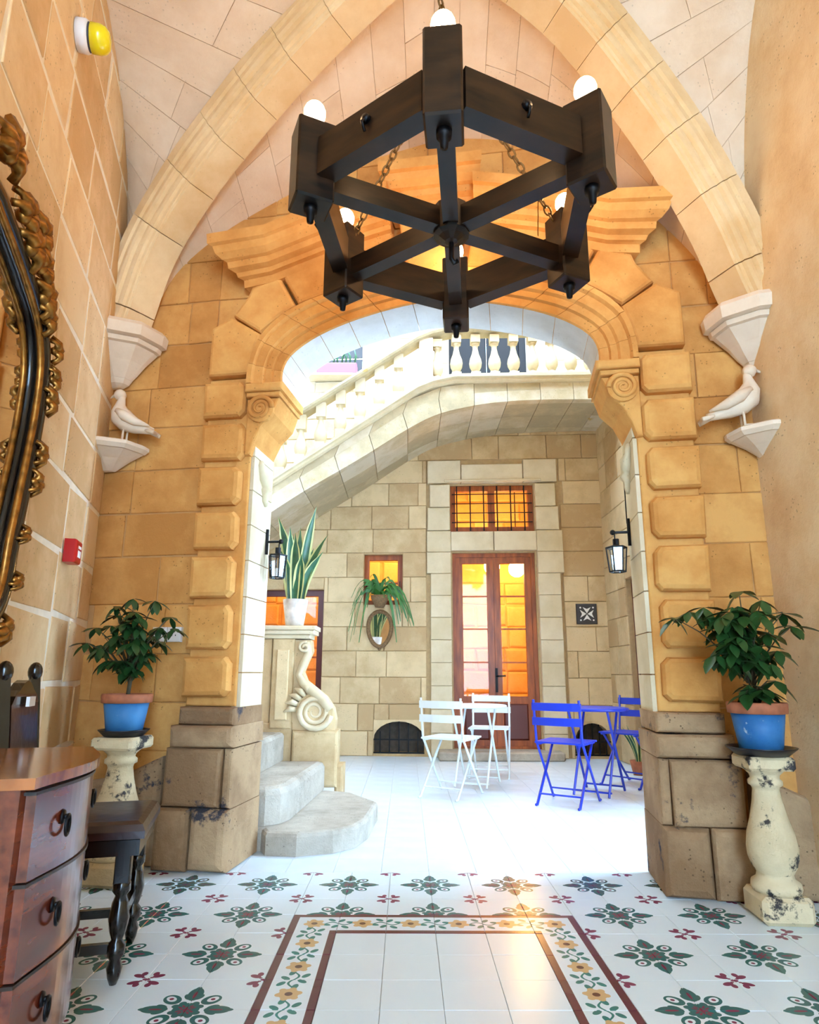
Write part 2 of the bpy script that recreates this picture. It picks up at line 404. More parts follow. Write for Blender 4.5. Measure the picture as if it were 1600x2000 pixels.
fc=MB().box((-.2,6.35,-.09),(6,5.36,.16)).b('floor_courtyard','grout'); struct(fc,'courtyard floor of plain pale tiles')
b1=MB().box((0,0,-.0075),(.2485,.2485,.015),bev=.0012).b('floor_tile','court_tile',fc)
cc=[]
for j in range(20):
    for i in range(-13,11): cc.append((Y0+.2+.125+.25*j,X0+.25*i+.125))
cc.sort(key=lambda p:(abs(p[1]-.6)>2.3,p[0])); rm=MB()
for k,(y,x) in enumerate(cc):
    if k<296:
        o=b1 if k==0 else b1.copy()
        if k: COL.objects.link(o); o.parent=fc
        o.location=(x,y,-.001)
    else: rm.box((x,y,-.0085),(.2485,.2485,.015))
tag(rm.b('floor_tiles','court_tile',fc),kind='stuff')
# ------------------------------------------------------------------ hall: wall with the arch
HALF=1.12
INTR=[(.95,2.75),(.952,2.85),(.905,2.95),(.775,3.05),(.6,3.13),(.4,3.19),(.2,3.232),(0,3.25)]
OUTR=[(1.16,2.75),(1.15,2.88),(1.1,3.04),(.985,3.17),(.84,3.26),(.58,3.345),(.29,3.405),(0,3.43)]
def dens(c,k=3):
    o=[]
    for i in range(len(c)-1):
        p1,p2=c[i],c[i+1]; p0=c[i-1] if i else p1; p3=c[i+2] if i+2<len(c) else (-p1[0],p1[1])
        for j in range(k):
            t=j/k; f=lambda a,b,cc,d:.5*((2*b)+(-a+cc)*t+(2*a-5*b+4*cc-d)*t*t+(-a+3*b-3*cc+d)*t**3)
            o.append((f(p0[0],p1[0],p2[0],p3[0]),f(p0[1],p1[1],p2[1],p3[1])))
    o.append(c[-1]); return o
di,do=dens(INTR),dens(OUTR)
IN=di+[(-x,z) for x,z in di[-2::-1]]; OU=do+[(-x,z) for x,z in do[-2::-1]]
mb=MB()
for (p,q) in ((-2.7,-HALF),(HALF,2.75)):
    mb.add([W(x,o,z) for x in (p,q) for o in (.13,.42) for z in (0,8.5)],[(0,1,3,2),(4,6,7,5),(0,4,5,1),(2,3,7,6),(0,2,6,4),(1,5,7,3)])
for i in range(len(OU)-1):
    (a,c),(b,d)=OU[i],OU[i+1]
    if max(abs(a),abs(b))>HALF+.035: continue
    mb.add([W(x,o,z) for x,zz in ((a,c),(b,d)) for o in (.13,.42) for z in (zz,8.5)],[(0,1,3,2),(4,6,7,5),(0,4,5,1),(2,3,7,6),(0,2,6,4),(1,5,7,3)])
we=mb.b('wall_end','joint'); struct(we,'warm stone end wall pierced by a wide moulded arch')
zs=[0,.3,.58,.85,1.12,1.41,1.7,1.97,2.25,2.53,2.8,3.1,3.4,3.7,4.0,4.3,4.6]
courses('stone_block',W,-2.12,-1.42,zs,[],.12,.2,.006,.0025,'hall',we,.3,.5)
courses('stone_block',W,1.4,1.86,zs,[],.12,.2,.006,.0025,'hall',we,.3,.5)
courses('stone_block',W,-1.42,1.4,zs[10:],[(-1.16,1.16,2.7,3.4)],.12,.2,.006,.0025,'hall',we,.35,.6)
# arch ring stones, each with its mouldings and soffit
PR=[(0,.42),(0,.1),(.04,.09),(.28,.09),(.32,.072),(.5,.07),(.56,.052),(.8,.045),(.86,.022),(1,.022),(1,.16)]
nst=13; K=len(IN)-1
for s in range(nst):
    i0=round(K*s/nst); i1=round(K*(s+1)/nst); vs=[];fs=[]; n=len(PR)
    for q,i in enumerate(range(i0,i1+1)):
        e=.012 if i==i0 else (-.012 if i==i1 else 0)
        j=min(K,max(0,i+(1 if e>0 else -1 if e<0 else 0)))
        lx=IN[i][0]+(IN[j][0]-IN[i][0])*abs(e)*2; lz=IN[i][1]+(IN[j][1]-IN[i][1])*abs(e)*2
        ox=OU[i][0]+(OU[j][0]-OU[i][0])*abs(e)*2; oz=OU[i][1]+(OU[j][1]-OU[i][1])*abs(e)*2
        for r,o in PR: vs.append(W(lx+(ox-lx)*r,o,lz+(oz-lz)*r))
        if q:
            for a in range(n): fs.append(((q-1)*n+a,(q-1)*n+(a+1)%n,q*n+(a+1)%n,q*n+a))
    fs.append(tuple(range(n))); fs.append(tuple(range((i1-i0)*n,(i1-i0+1)*n)))
    fm=[1 if k%n==0 and k<(i1-i0)*n else 0 for k in range(len(fs))]  # soffit faces take the stone with daylight in its colour
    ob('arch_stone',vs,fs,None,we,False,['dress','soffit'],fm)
# big cut stones around the ring
def mir(pg): return [(-a,b) for a,b in pg][::-1]
SA=[(1.155,2.825),(1.42,2.825),(1.42,3.15),(1.29,3.22),(1.085,3.085),(1.135,2.93)]
SB=[(1.095,3.1),(1.28,3.23),(1.19,3.36),(1.17,3.42),(.985,3.48),(.87,3.265),(.985,3.185)]
SC=[(.855,3.275),(.97,3.485),(.56,3.63),(.5,3.38)]
SD=[(.49,3.385),(.55,3.635),(.25,3.72),(.2,3.43)]
for pg in (SA,SB,SC,SD):
    for q in (pg,mir(pg)): stone('voussoir',q,W,.035,.16,.022,'dress',we)
stone('keystone',[(-.15,3.36),(.15,3.36),(.215,3.82),(-.215,3.82)],W,-.03,.16,.02,'dress',we)
# hood mould in five lengths
HP=[(-.005,.1),(0,.035),(.05,.03),(.055,.0),(.08,-.01),(.09,-.05),(.13,-.055),(.135,-.08),(.16,-.115),(.2,-.13),(.205,-.155),(.27,-.16),(.28,.14)]
def hood(path,endl,endr):
    vs=[];fs=[];n=len(HP)
    for k,(t,z) in enumerate(path):
        for dz,o in HP:
            sh=0
            if k==0: sh=endl*(.06-min(o,.06))
            if k==len(path)-1: sh=endr*(.06-min(o,.06))
            vs.append(W(t+sh,o,z+dz))
        if k:
            for a in range(n): fs.append(((k-1)*n+a,(k-1)*n+(a+1)%n,k*n+(a+1)%n,k*n+a))
    fs.append(tuple(range(n))); fs.append(tuple(range((len(path)-1)*n,len(path)*n)))
    ob('hood_mould',vs,fs,'dress',we)
hood([(-1.19,3.415),(-1.03,3.44),(-.64,3.57)],-.95,0); hood([(-.635,3.572),(-.26,3.66)],0,0)
hood([(.26,3.66),(.635,3.572)],0,0); hood([(.64,3.57),(1.03,3.44),(1.19,3.415)],0,.95)
hood([(-.25,3.8),(.25,3.8)],-.3,.3)
# rusticated jambs
ZB=[.86,1.125,1.415,1.7,1.97,2.25,2.525,2.8]
for sg in (1,-1):
    f=(lambda pg: pg) if sg==1 else mir
    stone('pilaster_strip',f(rect(1.13,1.43,.83,2.82)),W,.095,.16,.01,'dress',we)
    for k in range(7):
        c,d=ZB[k]+.022,ZB[k+1]-.022; j=R.uniform(-.008,.008)
        stone('quoin_block',f([(1.165+j,c+.035),(1.195+j,c),(1.435,c),(1.44,d),(1.195+j,d),(1.165+j,d-.035)]),W,.03+R.uniform(-.004,.004),.14,.03,'dress',we,.003)
    for k in range(9):                                   # stones of the reveal
        c,d=.8+.215*k,.8+.215*(k+1)
        p=[W(sg*1.108,.11,c+.003),W(sg*1.108,.425,c+.003),W(sg*1.16,.425,c+.003),W(sg*1.16,.11,c+.003)]
        q=[v+Vector((0,0,d-c-.006)) for v in p]
        ob('reveal_block',p+q,[(0,1,2,3),(4,5,6,7),(0,1,5,4),(1,2,6,5),(2,3,7,6),(3,0,4,7)],'pale',we)
    # plinth
    pl='plinth'
    for (a,b,c,d,fr,bv) in ((1.1,1.42,.735,.83,.0,.02),(1.085,1.45,.62,.73,-.03,.03),(1.145,1.47,.315,.615,-.02,.02),(1.09,1.14,.315,.615,.0,.015),(1.085,1.3,.005,.31,-.035,.045),(1.305,1.5,.005,.31,-.035,.03)):
        stone('plinth_block',f(rect(a,b,c,d)),W,fr,.42 if b<1.4 or a<1.2 else .2,bv,pl,we,.004)
    # base course beside the plinth
    e0=2.05 if sg==-1 else 1.86
    stone('base_block',f([(1.505,.005),(e0,.005),(e0,.4),(1.75,.46),(1.52,.56)]),W,.03,.2,.03,pl,we,.004)
    # ionic capital carrying the arch
    stone('capital_slab',f(rect(.925,1.165,2.695,2.75)),W,.02,.43,.012,'dress',we)
    stone('capital_slab',f(rect(.945,1.16,2.665,2.694)),W,.04,.43,.008,'dress',we)
    cb=[(.955,2.66),(1.16,2.66),(1.16,2.3),(1.125,2.3),(1.105,2.38),(1.06,2.48),(.985,2.56)]
    stone('capital_body',f(cb),W,.06,.42,.012,'dress',we)
    v=MB(); sp=[]
    for k in range(46):
        a=k*.33; r=.078*(1-k/50); sp.append(W(sg*(1.065)-sg*r*cos(a),.033,2.585+r*sin(a)))
    v.tube(sp,[.016*(1-k/70) for k in range(46)],6); v.b('volute','dress',we,True)
    MB().lathe([(.0,-.02),(.085,-.02),(.085,.012),(.07,.02),(0,.02)],20,W(sg*1.065,.055,2.585),W(0,-1,0)-W(0,0,0)).b('volute_disc','dress',we)
    # curled leaf under the capital in the reveal
    v=MB(); v.tube([W(sg*1.10,.2+.12*k/9-.02*sin(k),2.3-.26*k/9) for k in range(10)],[.012+.03*sin(pi*k/9)*(1+.4*sin(k*2.4)) for k in range(10)],7); v.b('acanthus_drop','pale',we,True)
# ------------------------------------------------------------------ hall: side walls
wl=slab('wall_left',[(-.12,8.2,0,5.4)],LW,-.35,.006,'mortar'); struct(wl,'left hall wall of large pale blocks with wide white joints')
zl=[0,.3,.62,.95,1.29,1.61,1.97,2.3,2.68,3.05,3.4,3.75,4.1,4.45,4.8]
courses('stone_block',LW,0,3.2,zl,[],.011,-.05,.005,.014,'left',wl,.34,.62,.011)
wr=slab('wall_right',[(-.4,7.2,0,5.4)],RW,-.35,.008,'plaster'); struct(wr,'right hall wall of smooth worn stone')
wf=MB()
for (c,d) in (((-2.15,-3.65,2.7),(2.0,.3,5.4)),((2.4,-3.65,2.7),(1.9,.3,5.4)),((.15,-3.65,4.85),(2.6,.3,1.1))): wf.box(c,d)
struct(wf.b('wall_front','plaster'),'street wall of the hall with an open doorway')
struct(MB().box((.1,-7.3,-.09),(9,7,.16)).b('floor_light_block','grout'),'unseen street slab added to block sky light from below the doorway')  # unseen slab, added so sky below the horizon cannot light the vault
# ------------------------------------------------------------------ vault
BOSS=Vector((.12,2.48,4.62))
RL=smoothtab([(0,2.98),(.04,3.05),(.08,3.17),(.16,3.6),(.3,3.93),(.46,4.16),(.6,4.32),(.77,4.46),(1,4.58)])
RR=smoothtab([(0,2.84),(.04,2.94),(.08,3.08),(.15,3.38),(.28,3.76),(.45,4.12),(.62,4.4),(.8,4.54),(1,4.6)])
CL=Vector((-1.93,3.9,0)); CR=Vector((1.9,3.2,0))
def rib(side,u,dz=0):
    c=CL if side<0 else CR; tb=RL if side<0 else RR
    p=c.lerp(Vector((BOSS.x,BOSS.y,0)),u); p.z=interp(tb,u)+dz; return p
SEC=[(-.09,.2),(-.09,0),(.085,0),(.092,.012),(.1,.014),(.106,.03),(.124,.034),(.132,.055),(.134,.075),(.154,.08),(.164,.1),(.164,.13),(.18,.138),(.186,.2)]
def ribgeo(side,name,label):
    c=CL if side<0 else CR; d=(Vector((BOSS.x,BOSS.y,0))-c); ln=d.length; d.normalize()
    mm=Vector((d.y,-d.x,0)) if side<0 else Vector((-d.y,d.x,0))
    def fr(u):
        p=rib(side,u); a=rib(side,max(0,u-.015)); b=rib(side,min(1,u+.015)); t=(b-a).normalized(); nn=mm.cross(t)
        if nn.z<0: nn=-nn
        return p,nn
    root=None; ns=9; U=[0,.1,.2,.31,.42,.53,.64,.76,.88,1.0]
    cores=MB()
    root=empty(name); struct(root,label)
    for s in range(ns):
        vs=[];fs=[];n=len(SEC)
        for q in range(7):
            u=U[s]+.0006+(U[s+1]-U[s]-.0012)*q/6; p,nn=fr(u)
            for l,h in SEC: vs.append(p+mm*l+nn*h)
            if q:
                for a in range(n): fs.append(((q-1)*n+a,(q-1)*n+(a+1)%n,q*n+(a+1)%n,q*n+a))
        fs.append(tuple(range(n))); fs.append(tuple(range(6*n,7*n)))
        ob('rib_stone',vs,fs,'rib',root)
ribgeo(-1,'trim_1','moulded vault rib springing from the corner above the fire call point'); ribgeo(1,'trim_2','moulded vault rib springing from the corner of the smooth right wall')
LA=smoothtab([(0,3.0),(.03,3.95),(.11,4.2),(.21,4.34),(.33,4.48),(.42,4.53),(.6,4.56),(1,4.6)])
RA=smoothtab([(0,2.9),(.06,3.36),(.1,3.74),(.15,4.0),(.21,4.2),(.31,4.47),(.42,4.66),(.6,4.8),(1,4.9)])
def wallarc(side,u):
    if side<0: return LW(2.1*u,-.03,interp(LA,u))
    return RW(1.03*u,-.03,interp(RA,u))
def endarc(side,u):
    t=(-2.1 if side<0 else 1.82)*(1-u)
    z=2.8+(interp(RL if side<0 else RR,u)-2.8)*.86+.1
    return W(t,.14,z)
def patch(f,u0,u1,v0,v1,nu,nv,th,name,mat,parent):
    """curved stone lying on f(u,v), thickness upwards"""
    vs=[];fs=[]
    for h in (0,1):
        for i in range(nu+1):
            for j in range(nv+1):
                u=u0+(u1-u0)*i/nu; v=v0+(v1-v0)*j/nv; p=f(u,v)
                if h:
                    du=f(min(1,u+.01),v)-f(max(0,u-.01),v); dv=f(u,min(1,v+.01))-f(u,max(0,v-.01)); nn=du.cross(dv)
                    nn=nn.normalized() if nn.length>1e-9 else Vector((0,0,1))
                    if nn.z<0: nn=-nn
                    p=p+nn*th
                vs.append(p)
    k=(nu+1)*(nv+1); I=lambda h,i,j:h*k+i*(nv+1)+j
    for i in range(nu):
        for j in range(nv):
            fs.append((I(0,i,j),I(0,i,j+1),I(0,i+1,j+1),I(0,i+1,j))); fs.append((I(1,i,j),I(1,i+1,j),I(1,i+1,j+1),I(1,i,j+1)))
    for i in range(nu): fs.append((I(0,i,0),I(0,i+1,0),I(1,i+1,0),I(1,i,0))); fs.append((I(0,i,nv),I(1,i,nv),I(1,i+1,nv),I(0,i+1,nv)))
    for j in range(nv): fs.append((I(0,0,j),I(1,0,j),I(1,0,j+1),I(0,0,j+1))); fs.append((I(0,nu,j),I(0,nu,j+1),I(1,nu,j+1),I(1,nu,j)))
    return ob(name,vs,fs,mat,parent)
LIFT=.13
fsL=lambda u,v: wallarc(-1,u).lerp(rib(-1,u,LIFT),v)
fsR=lambda u,v: wallarc(1,u).lerp(rib(1,u,LIFT),v)
feL=lambda u,v: rib(-1,u,.07).lerp(endarc(-1,u),v)
feR=lambda u,v: rib(1,u,.07).lerp(endarc(1,u),v)
mb=MB()
# shell behind the stones, and the plain vault over the street end of the hall
def shell(f,off):
    n=24;q=6;vs=[];fs=[]
    for i in range(n+1):
        for j in range(q+1):
            u,v=i/n,j/q; p=f(u,v); du=f(min(1,u+.01),v)-f(max(0,u-.01),v); dv=f(u,min(1,v+.01))-f(u,max(0,v-.01)); nn=du.cross(dv); nn=nn.normalized() if nn.length>1e-9 else Vector((0,0,1))
            if nn.z<0: nn=-nn
            vs.append(p+nn*off)
    for i in range(n):
        for j in range(q): a=i*(q+1)+j; fs.append((a,a+1,a+q+2,a+q+1))
    mb.add(vs,fs)
for f in (fsL,fsR,feL,feR): shell(f,.008)
a,b,c=wallarc(-1,1)+Vector((-.1,0,0)),Vector((BOSS.x,BOSS.y,4.74)),wallarc(1,1)+Vector((.1,0,0))
q=[Vector((-2.2,-3.8,4.6)),Vector((.12,-3.8,4.75)),Vector((2.2,-3.8,4.9)),Vector((2.2,c.y,4.9)),Vector((-2.2,a.y,4.6))]
vs=[a,b,c]+q; mb.add(vs,[(0,1,4,3),(1,2,5,4),(2,6,5),(0,3,7)]); 
mb.add([v+Vector((0,0,.25)) for v in vs],[(0,1,4,3),(1,2,5,4),(2,6,5),(0,3,7)])
mb.box((0,1,5.55),(6.2,10.5,.2))
ce=mb.b('ceiling','vaultjoint'); struct(ce,'pale stone cross vault over the hall')
UL=[0.01,.06,.12,.19,.27,.36,.46,.57,.7,.84,1.0]
for f,sd in ((fsL,-1),(fsR,1)):
    for i in range(len(UL)-1):
        k=R.choice([1,1,2]) if i<4 else R.choice([1,2])
        cut=[0]+([R.uniform(.35,.65)] if k==2 else [])+[1]
        for a,b in zip(cut,cut[1:]): patch(f,UL[i]+.0008,UL[i+1]-.0008,a+(.0015 if a else 0),b-(.0015 if b<1 else 0),4,5,.06,'vault_stone','vault',ce)
UE=[.01,.1,.19,.29,.4,.51,.62,.73,.83,.92,1.0]
for f in (feL,feR):
    for i in range(len(UE)-1):
        cut=[0,R.uniform(.3,.7),1] if i>2 else [0,1]
        for a,b in zip(cut,cut[1:]): patch(f,UE[i]+.0006,UE[i+1]-.0006,a+(.002 if a else 0),b-(.002 if b<1 else 0),4,4,.06,'vault_stone','vault',ce)
MB().lathe([(0,-.05),(.1,-.04),(.17,0),(.19,.06),(.19,.2),(0,.2)],20,BOSS).b('vault_boss','rib',ce)
# ------------------------------------------------------------------ corbels and doves in the corners
def corbel(side):
    t0=-2.06 if side<0 else 1.8; s=1 if side<0 else -1
    where='beside the left block wall' if side<0 else 'beside the smooth right wall'
    zt=3.1 if side<0 else 2.94; KS=.9 if side<0 else .78
    r=empty('trim_4' if side<0 else 'trim_5',W(t0,.1,zt),0); struct(r,'pale stone corbel carrying the vault rib '+where); inv=W(t0,.1,zt)
    def mp(a,o,z): return W(t0+s*a,o,zt+z)-inv
    dirs=(mp(1,0,0)-mp(0,0,0)).normalized(); out=(mp(0,-1,0)-mp(0,0,0)).normalized()
    def ring(k,z): # corner-bound outline of reach k
        k*=KS
        return [mp(-.14,.1,z),mp(-.14,.1-k*1.2,z),mp(k*.25,.1-k*1.15,z),mp(k*.9,.1-k*.75,z),mp(k*1.1,.1-k*.2,z),mp(k*1.1,.1,z)]
    def solid(name,levels,mat):
        vs=[];fs=[];n=6
        for i,(k,z) in enumerate(levels):
            vs+=ring(k,z)
            if i:
                for a in range(n): fs.append(((i-1)*n+a,(i-1)*n+(a+1)%n,i*n+(a+1)%n,i*n+a))
        fs.append(tuple(range(n))); fs.append(tuple(range((len(levels)-1)*n,len(levels)*n)))
        return ob(name,vs,fs,mat,r)
    solid('abacus',[(.28,-.05),(.31,-.045),(.32,.02),(.3,.05)],'white')
    solid('moulding',[(.25,-.085),(.27,-.08),(.28,-.055),(.27,-.05)],'white')
    solid('bell',[(.09,-.25),(.12,-.22),(.17,-.16),(.225,-.11),(.25,-.086)],'white')
    solid('drop',[(.03,-.3),(.07,-.28),(.09,-.252)],'white')
    # shelf under the dove
    zsd=2.36 if side<0 else 2.26; KS=.86 if side<0 else .72
    sh=empty('stone_shelf',W(t0,.1,zsd),0,'small shell shaped stone shelf under the dove '+where,'shelf'); zt=zsd; inv=W(t0,.1,zt); r=sh
    solid('shelf_top',[(.24,-.02),(.27,0),(.27,.02),(.25,.03)],'white'); solid('shelf_bracket',[(.04,-.12),(.14,-.06),(.23,-.021)],'white')
    # dove
    d=empty('stone_dove',W(t0+s*.15,.0,zsd+.035),0,'carved pale stone dove perched '+where,'dove'); inv=W(t0+s*.15,.0,zsd+.035); zt=zsd+.035; t0=t0+s*.15; d.scale=(.88,.88,.88)
    b=MB(); P=[(.19,-.0,.07),(.13,.0,.09),(.07,0,.115),(.0,0,.15),(-.045,0,.19),(-.065,0,.24),(-.065,0,.285),(-.06,0,.32),(-.065,0,.35)]; rr=[.022,.034,.055,.072,.076,.058,.034,.026,.028]
    b.tube([mp(*p) for p in P],rr,12); b.ball(mp(-.075,0,.36),.042,12,8); b.b('body','white',d,True)
    b=MB(); b.tube([mp(-.112,0,.36),mp(-.135,0,.35),mp(-.15,0,.338)],[.014,.009,.002],6); b.b('beak','white',d,True)
    for w in (-1,1):
        b=MB(); b.tube([mp(-.05,w*.055,.22),mp(.02,w*.072,.17),mp(.1,w*.06,.125),mp(.19,w*.03,.1)],[.02,.038,.03,.006],8); b.b('wing','white',d,True)
        b=MB(); b.tube([mp(-.005,w*.025,.1),mp(-.008,w*.025,.0)],.008,6); b.tube([mp(-.008,w*.025,.004),mp(-.05,w*.03,.004)],.007,6); b.b('leg','white',d,True)
    b=MB()
    for k in range(5): b.tube([mp(.15,(k-2)*.006,.08),mp(.235,(k-2)*.022,.045)],[.012,.016],6)
    b.b('tail','white',d,True)
corbel(-1); corbel(1)
# ------------------------------------------------------------------ chandelier
CH=Vector((.197,2.6,3.11)); ch=empty('chandelier',CH,0,'dark timber hexagonal chandelier hung by chains from the vault','chandelier')
RC=.665; H=.385; PW=.155
ang=[rad(-90-6.2+60*k) for k in range(6)]
tips=[]
for k,a in enumerate(ang):
    d=Vector((cos(a),sin(a),0)); sd=Vector((-sin(a),cos(a),0)); Rm=Matrix((d,sd,Vector((0,0,1)))).transposed(); p=d*RC; tips.append(p)
    MB().box(p,(PW*1.05,PW*.92,H),Rm,.008).b('post','darkwood',ch)
    b=MB(); b.lathe([(.0,-.075),(.014,-.07),(.018,-.03),(.028,-.025),(.03,0),(0,0)],10,p+Vector((0,0,-H/2))); b.b('finial','iron',ch,True)
    b=MB(); b.lathe([(0,0),(.03,0),(.03,.03),(.02,.048),(0,.048)],12,p+Vector((0,0,H/2))); b.b('bulb_socket','wplastic',ch,True)
    b=MB(); b.ball(p+Vector((0,0,H/2+.088)),.048,16,12,(1,1,1.12)); b.b('bulb','bulb',ch,True)
for k in range(6):
    a,b=tips[k],tips[(k+1)%6]; d=(b-a).normalized()
    MB().bar(a+d*.07,b-d*.07,.08,.18).b('rim_beam','darkwood',ch)
    m_=(a+b)/2; n_=m_.normalized(); q=MB(); q.lathe([(0,0),(.022,0),(.018,.016),(0,.022)],8,m_+n_*.042+Vector((0,0,.02)),n_); q.tube([m_+n_*.05+Vector((.0,0,.02)),m_+n_*.07+Vector((0,0,-.01)),m_+n_*.05+Vector((0,0,-.04))],.006,6); q.b('iron_bolt','iron',ch,True)
for k in range(6):
    d=tips[k].normalized(); MB().bar(d*.07+Vector((0,0,-.06)),tips[k]-d*.07+Vector((0,0,-.06)),.07,.1).b('spoke','darkwood',ch)
b=MB(); b.lathe([(0,-.16),(.03,-.15),(.06,-.13),(.085,-.12),(.085,.02),(.05,.05),(0,.05)],12,(0,0,0)); b.b('hub','darkwood',ch)
b=MB(); b.tube([(0,0,-.15),(0,0,-.24),(.012,0,-.262),(.028,0,-.25)],.012,8); b.b('iron_hook','iron',ch,True)
AP=Vector((-.02,-.02,.93))
def chain(name,a,b,parent,ll=.052,r=.0055):
    a,b=Vector(a),Vector(b); d=b-a; n=max(2,int(d.length/(ll*.78))); d.normalize(); u=d.orthogonal().normalized(); w=d.cross(u); q=MB()
    for i in range(n):
        c=a.lerp(b,(i+.5)/n); s=u if i%2 else w
        q.tube([c+d*(ll/2*sin(t)) + s*(ll*.3*cos(t)) for t in [2*pi*j/10 for j in range(10)]],r,5,True)
    return q.b(name,'chain',parent,True)
for k in (0,2,4): chain('chain',tips[k]*.93+Vector((0,0,.12)),AP,ch)
chain('chain',AP,BOSS-CH+Vector((0,0,-.04)),ch)
b=MB(); b.tube([AP+Vector((.03*cos(t),0,.03*sin(t))) for t in [2*pi*j/12 for j in range(12)]],.008,6,True); b.b('ring','iron',ch,True)
# ------------------------------------------------------------------ courtyard: back wall
HO={'door':(.6,1.68,.1,2.57),'transom':(.58,1.69,2.86,3.5),'small':(-.57,-.06,1.89,2.56),'low':(-2.3,-1.1,.1,2.09),'v1':(-.41,.23,.03,.43),'v2':(2.08,2.52,.03,.43),'up':(.58,1.68,4.46,6.7),'upw':(-1.32,-.6,5.06,5.86)}
regs=[(-3.6,2.9,-.02,4.5)]
for h in HO.values(): regs=subtract(regs,h)
wb=slab('wall_back',regs,BW,.02,.32,'court_joint'); struct(wb,'beige block wall at the back of the courtyard')
zb=[0,.3,.63,.96,1.29,1.6,1.92,2.25,2.58,2.9,3.22,3.54,3.86,4.2,4.5]
sur=[(.26,2.03,0,3.84)]
courses('stone_block',BW,-3.2,2.62,zb,list(HO.values())+sur,.0,.06,.008,.003,'court',wb,.35,.85,.002)
# pale dressed surround of the door and the transom
sb=[]
for i in range(10):
    c,d=i*.286,(i+1)*.286
    wid=.34 if i in (8,9) else .29
    sb.append((.6-wid,.58,c,d)); sb.append((1.7,1.72+wid-.02,c,d))
sb+=[(.58,1.14,2.59,2.85),(1.145,1.7,2.59,2.85),(.27,.57,2.865,3.18),(.3,.57,3.185,3.5),(1.7,2.0,2.865,3.18),(1.7,1.97,3.185,3.5),(.27,.72,3.52,3.84),(.725,1.55,3.52,3.78),(1.555,2.0,3.52,3.84)]
for (p,q,c,d) in sb: stone('surround_block',rect(p+.002,q-.002,c+.002,d-.002),BW,-.05,.1,.008,'pale',wb)
stone('surround_ledge',rect(.5,1.78,3.53,3.56),BW,-.085,-.04,.01,'pale',wb)
struct(MB().box(BW(1.14,-.17,.05),(1.5,.36,.1),None,.015).b('trim_3','step'),'worn stone threshold step below the glazed double door')
# upper wall in full daylight
regs=[(-3.6,2.9,4.5,8.6)]
for h in (HO['up'],HO['upw']): regs=subtract(regs,h)
wu=slab('wall_back_upper','x' and regs,BW,.0,.32,'upper_pale'); struct(wu,'pale upper storey wall behind the stair landing')
courses('stone_block',BW,-3.2,2.6,[4.5,4.9,5.3,5.7,6.1,6.5,6.9],[HO['up'],HO['upw']],-.012,.03,.008,.003,'upper_pale',wu,.5,.9,.002)
# lit room behind
rb=MB()
rb.box((0,10.6,2.2),(6.4,.2,4.6)); rb.box((-3.3,9.6,2.2),(.2,2,4.6)); rb.box((2.95,9.6,2.2),(.2,2,4.6)); rb.box((0,9.6,4.35),(6.4,2,.15)); rb.box((0,9.6,-.06),(6.4,2,.1))
ri=rb.b('wall_inner','inner'); struct(ri,'orange lit stone room behind the glazed doors')
courses('stone_block',lambda x,o,z:Vector((x,10.5+o,z)),-3.1,2.8,[0,.35,.7,1.05,1.4,1.75,2.1,2.45,2.8,3.15,3.5,3.85,4.2],[],-.03,.02,.03,.008,'inner',ri,.4,.9,.02)
for (x,y,z,e) in ((1.28,9.55,2.58,'lit globe lamp behind the glazed double door, nearer its middle'),(-1.6,9.5,2.9,'unseen globe lamp added to light the room above the door half hidden by the newel'),(.05,9.9,3.3,'unseen globe lamp added to light the room above the small window'),(1.6,9.25,2.5,'lit globe lamp behind the glazed double door, nearer the cross plaque')):
    pm=empty('pendant_globe',(x,y,z),0,e,'lamp','globes in the lit room')  # second and third globes are unseen, added to light the room
    MB().ball((0,0,0),.12,16,10).b('globe','lamp',pm,True); MB().tube([(0,0,.08),(0,0,4.27-z)],.008,6).b('cord','iron',pm); MB().lathe([(.0,.07),(.04,.07),(.035,.12),(0,.13)],12).b('cap','iron',pm,True)
# doors and windows
def frame(mbx,x0,x1,z0,z1,w,o0,o1,mp=BW,bot=None):
    for (p,q,c,d) in ((x0,x0+w,z0,z1),(x1-w,x1,z0,z1),(x0+w,x1-w,z1-w,z1),(x0+w,x1-w,z0,z0+(bot or w))):
        mbx.add([mp(a,o,z) for a in (p,q) for o in (o0,o1) for z in (c,d)],[(0,1,3,2),(4,6,7,5),(0,4,5,1),(2,3,7,6),(0,2,6,4),(1,5,7,3)])
    return mbx
def bx(mp,p,q,o0,o1,c,d): return MB().add([mp(a,o,z) for a in (p,q) for o in (o0,o1) for z in (c,d)],[(0,1,3,2),(4,6,7,5),(0,4,5,1),(2,3,7,6),(0,2,6,4),(1,5,7,3)])
d1=empty('door_1'); struct(d1,'varnished wooden double door with eight glass panes')
frame(MB(),.6,1.68,.08,2.57,.05,.06,.16).b('door_frame','doorwood',d1)
for (a,b) in ((.65,1.138),(1.142,1.63)):
    lf=frame(MB(),a,b,.11,2.52,.085,.08,.13,bot=.62).b('door_leaf','doorwood',d1)
    stone('lower_panel',rect(a+.09,b-.09,.2,.64),BW,.06,.09,.02,'reddoor',lf)
    for k in range(4):
        c=.735+.425*k; d=c+.41
        bx(BW,a+.085,b-.085,.1,.106,c-.005,d+.005).b('pane','glass',lf)
        if k: bx(BW,a+.085,b-.085,.085,.125,c-.018,c+.0).b('glazing_bar','doorwood',lf)
q=bx(BW,1.135,1.165,.055,.08,.78,1.08); q.tube([BW(1.15,.05,.98),BW(1.17,.02,.98),BW(1.26,.02,.985)],.01,6); q.b('handle','iron',d1)
w1=empty('window_1'); struct(w1,'wooden transom window behind an iron grille')
frame(MB(),.58,1.69,2.86,3.5,.07,.06,.14).b('window_frame','doorwood',w1)
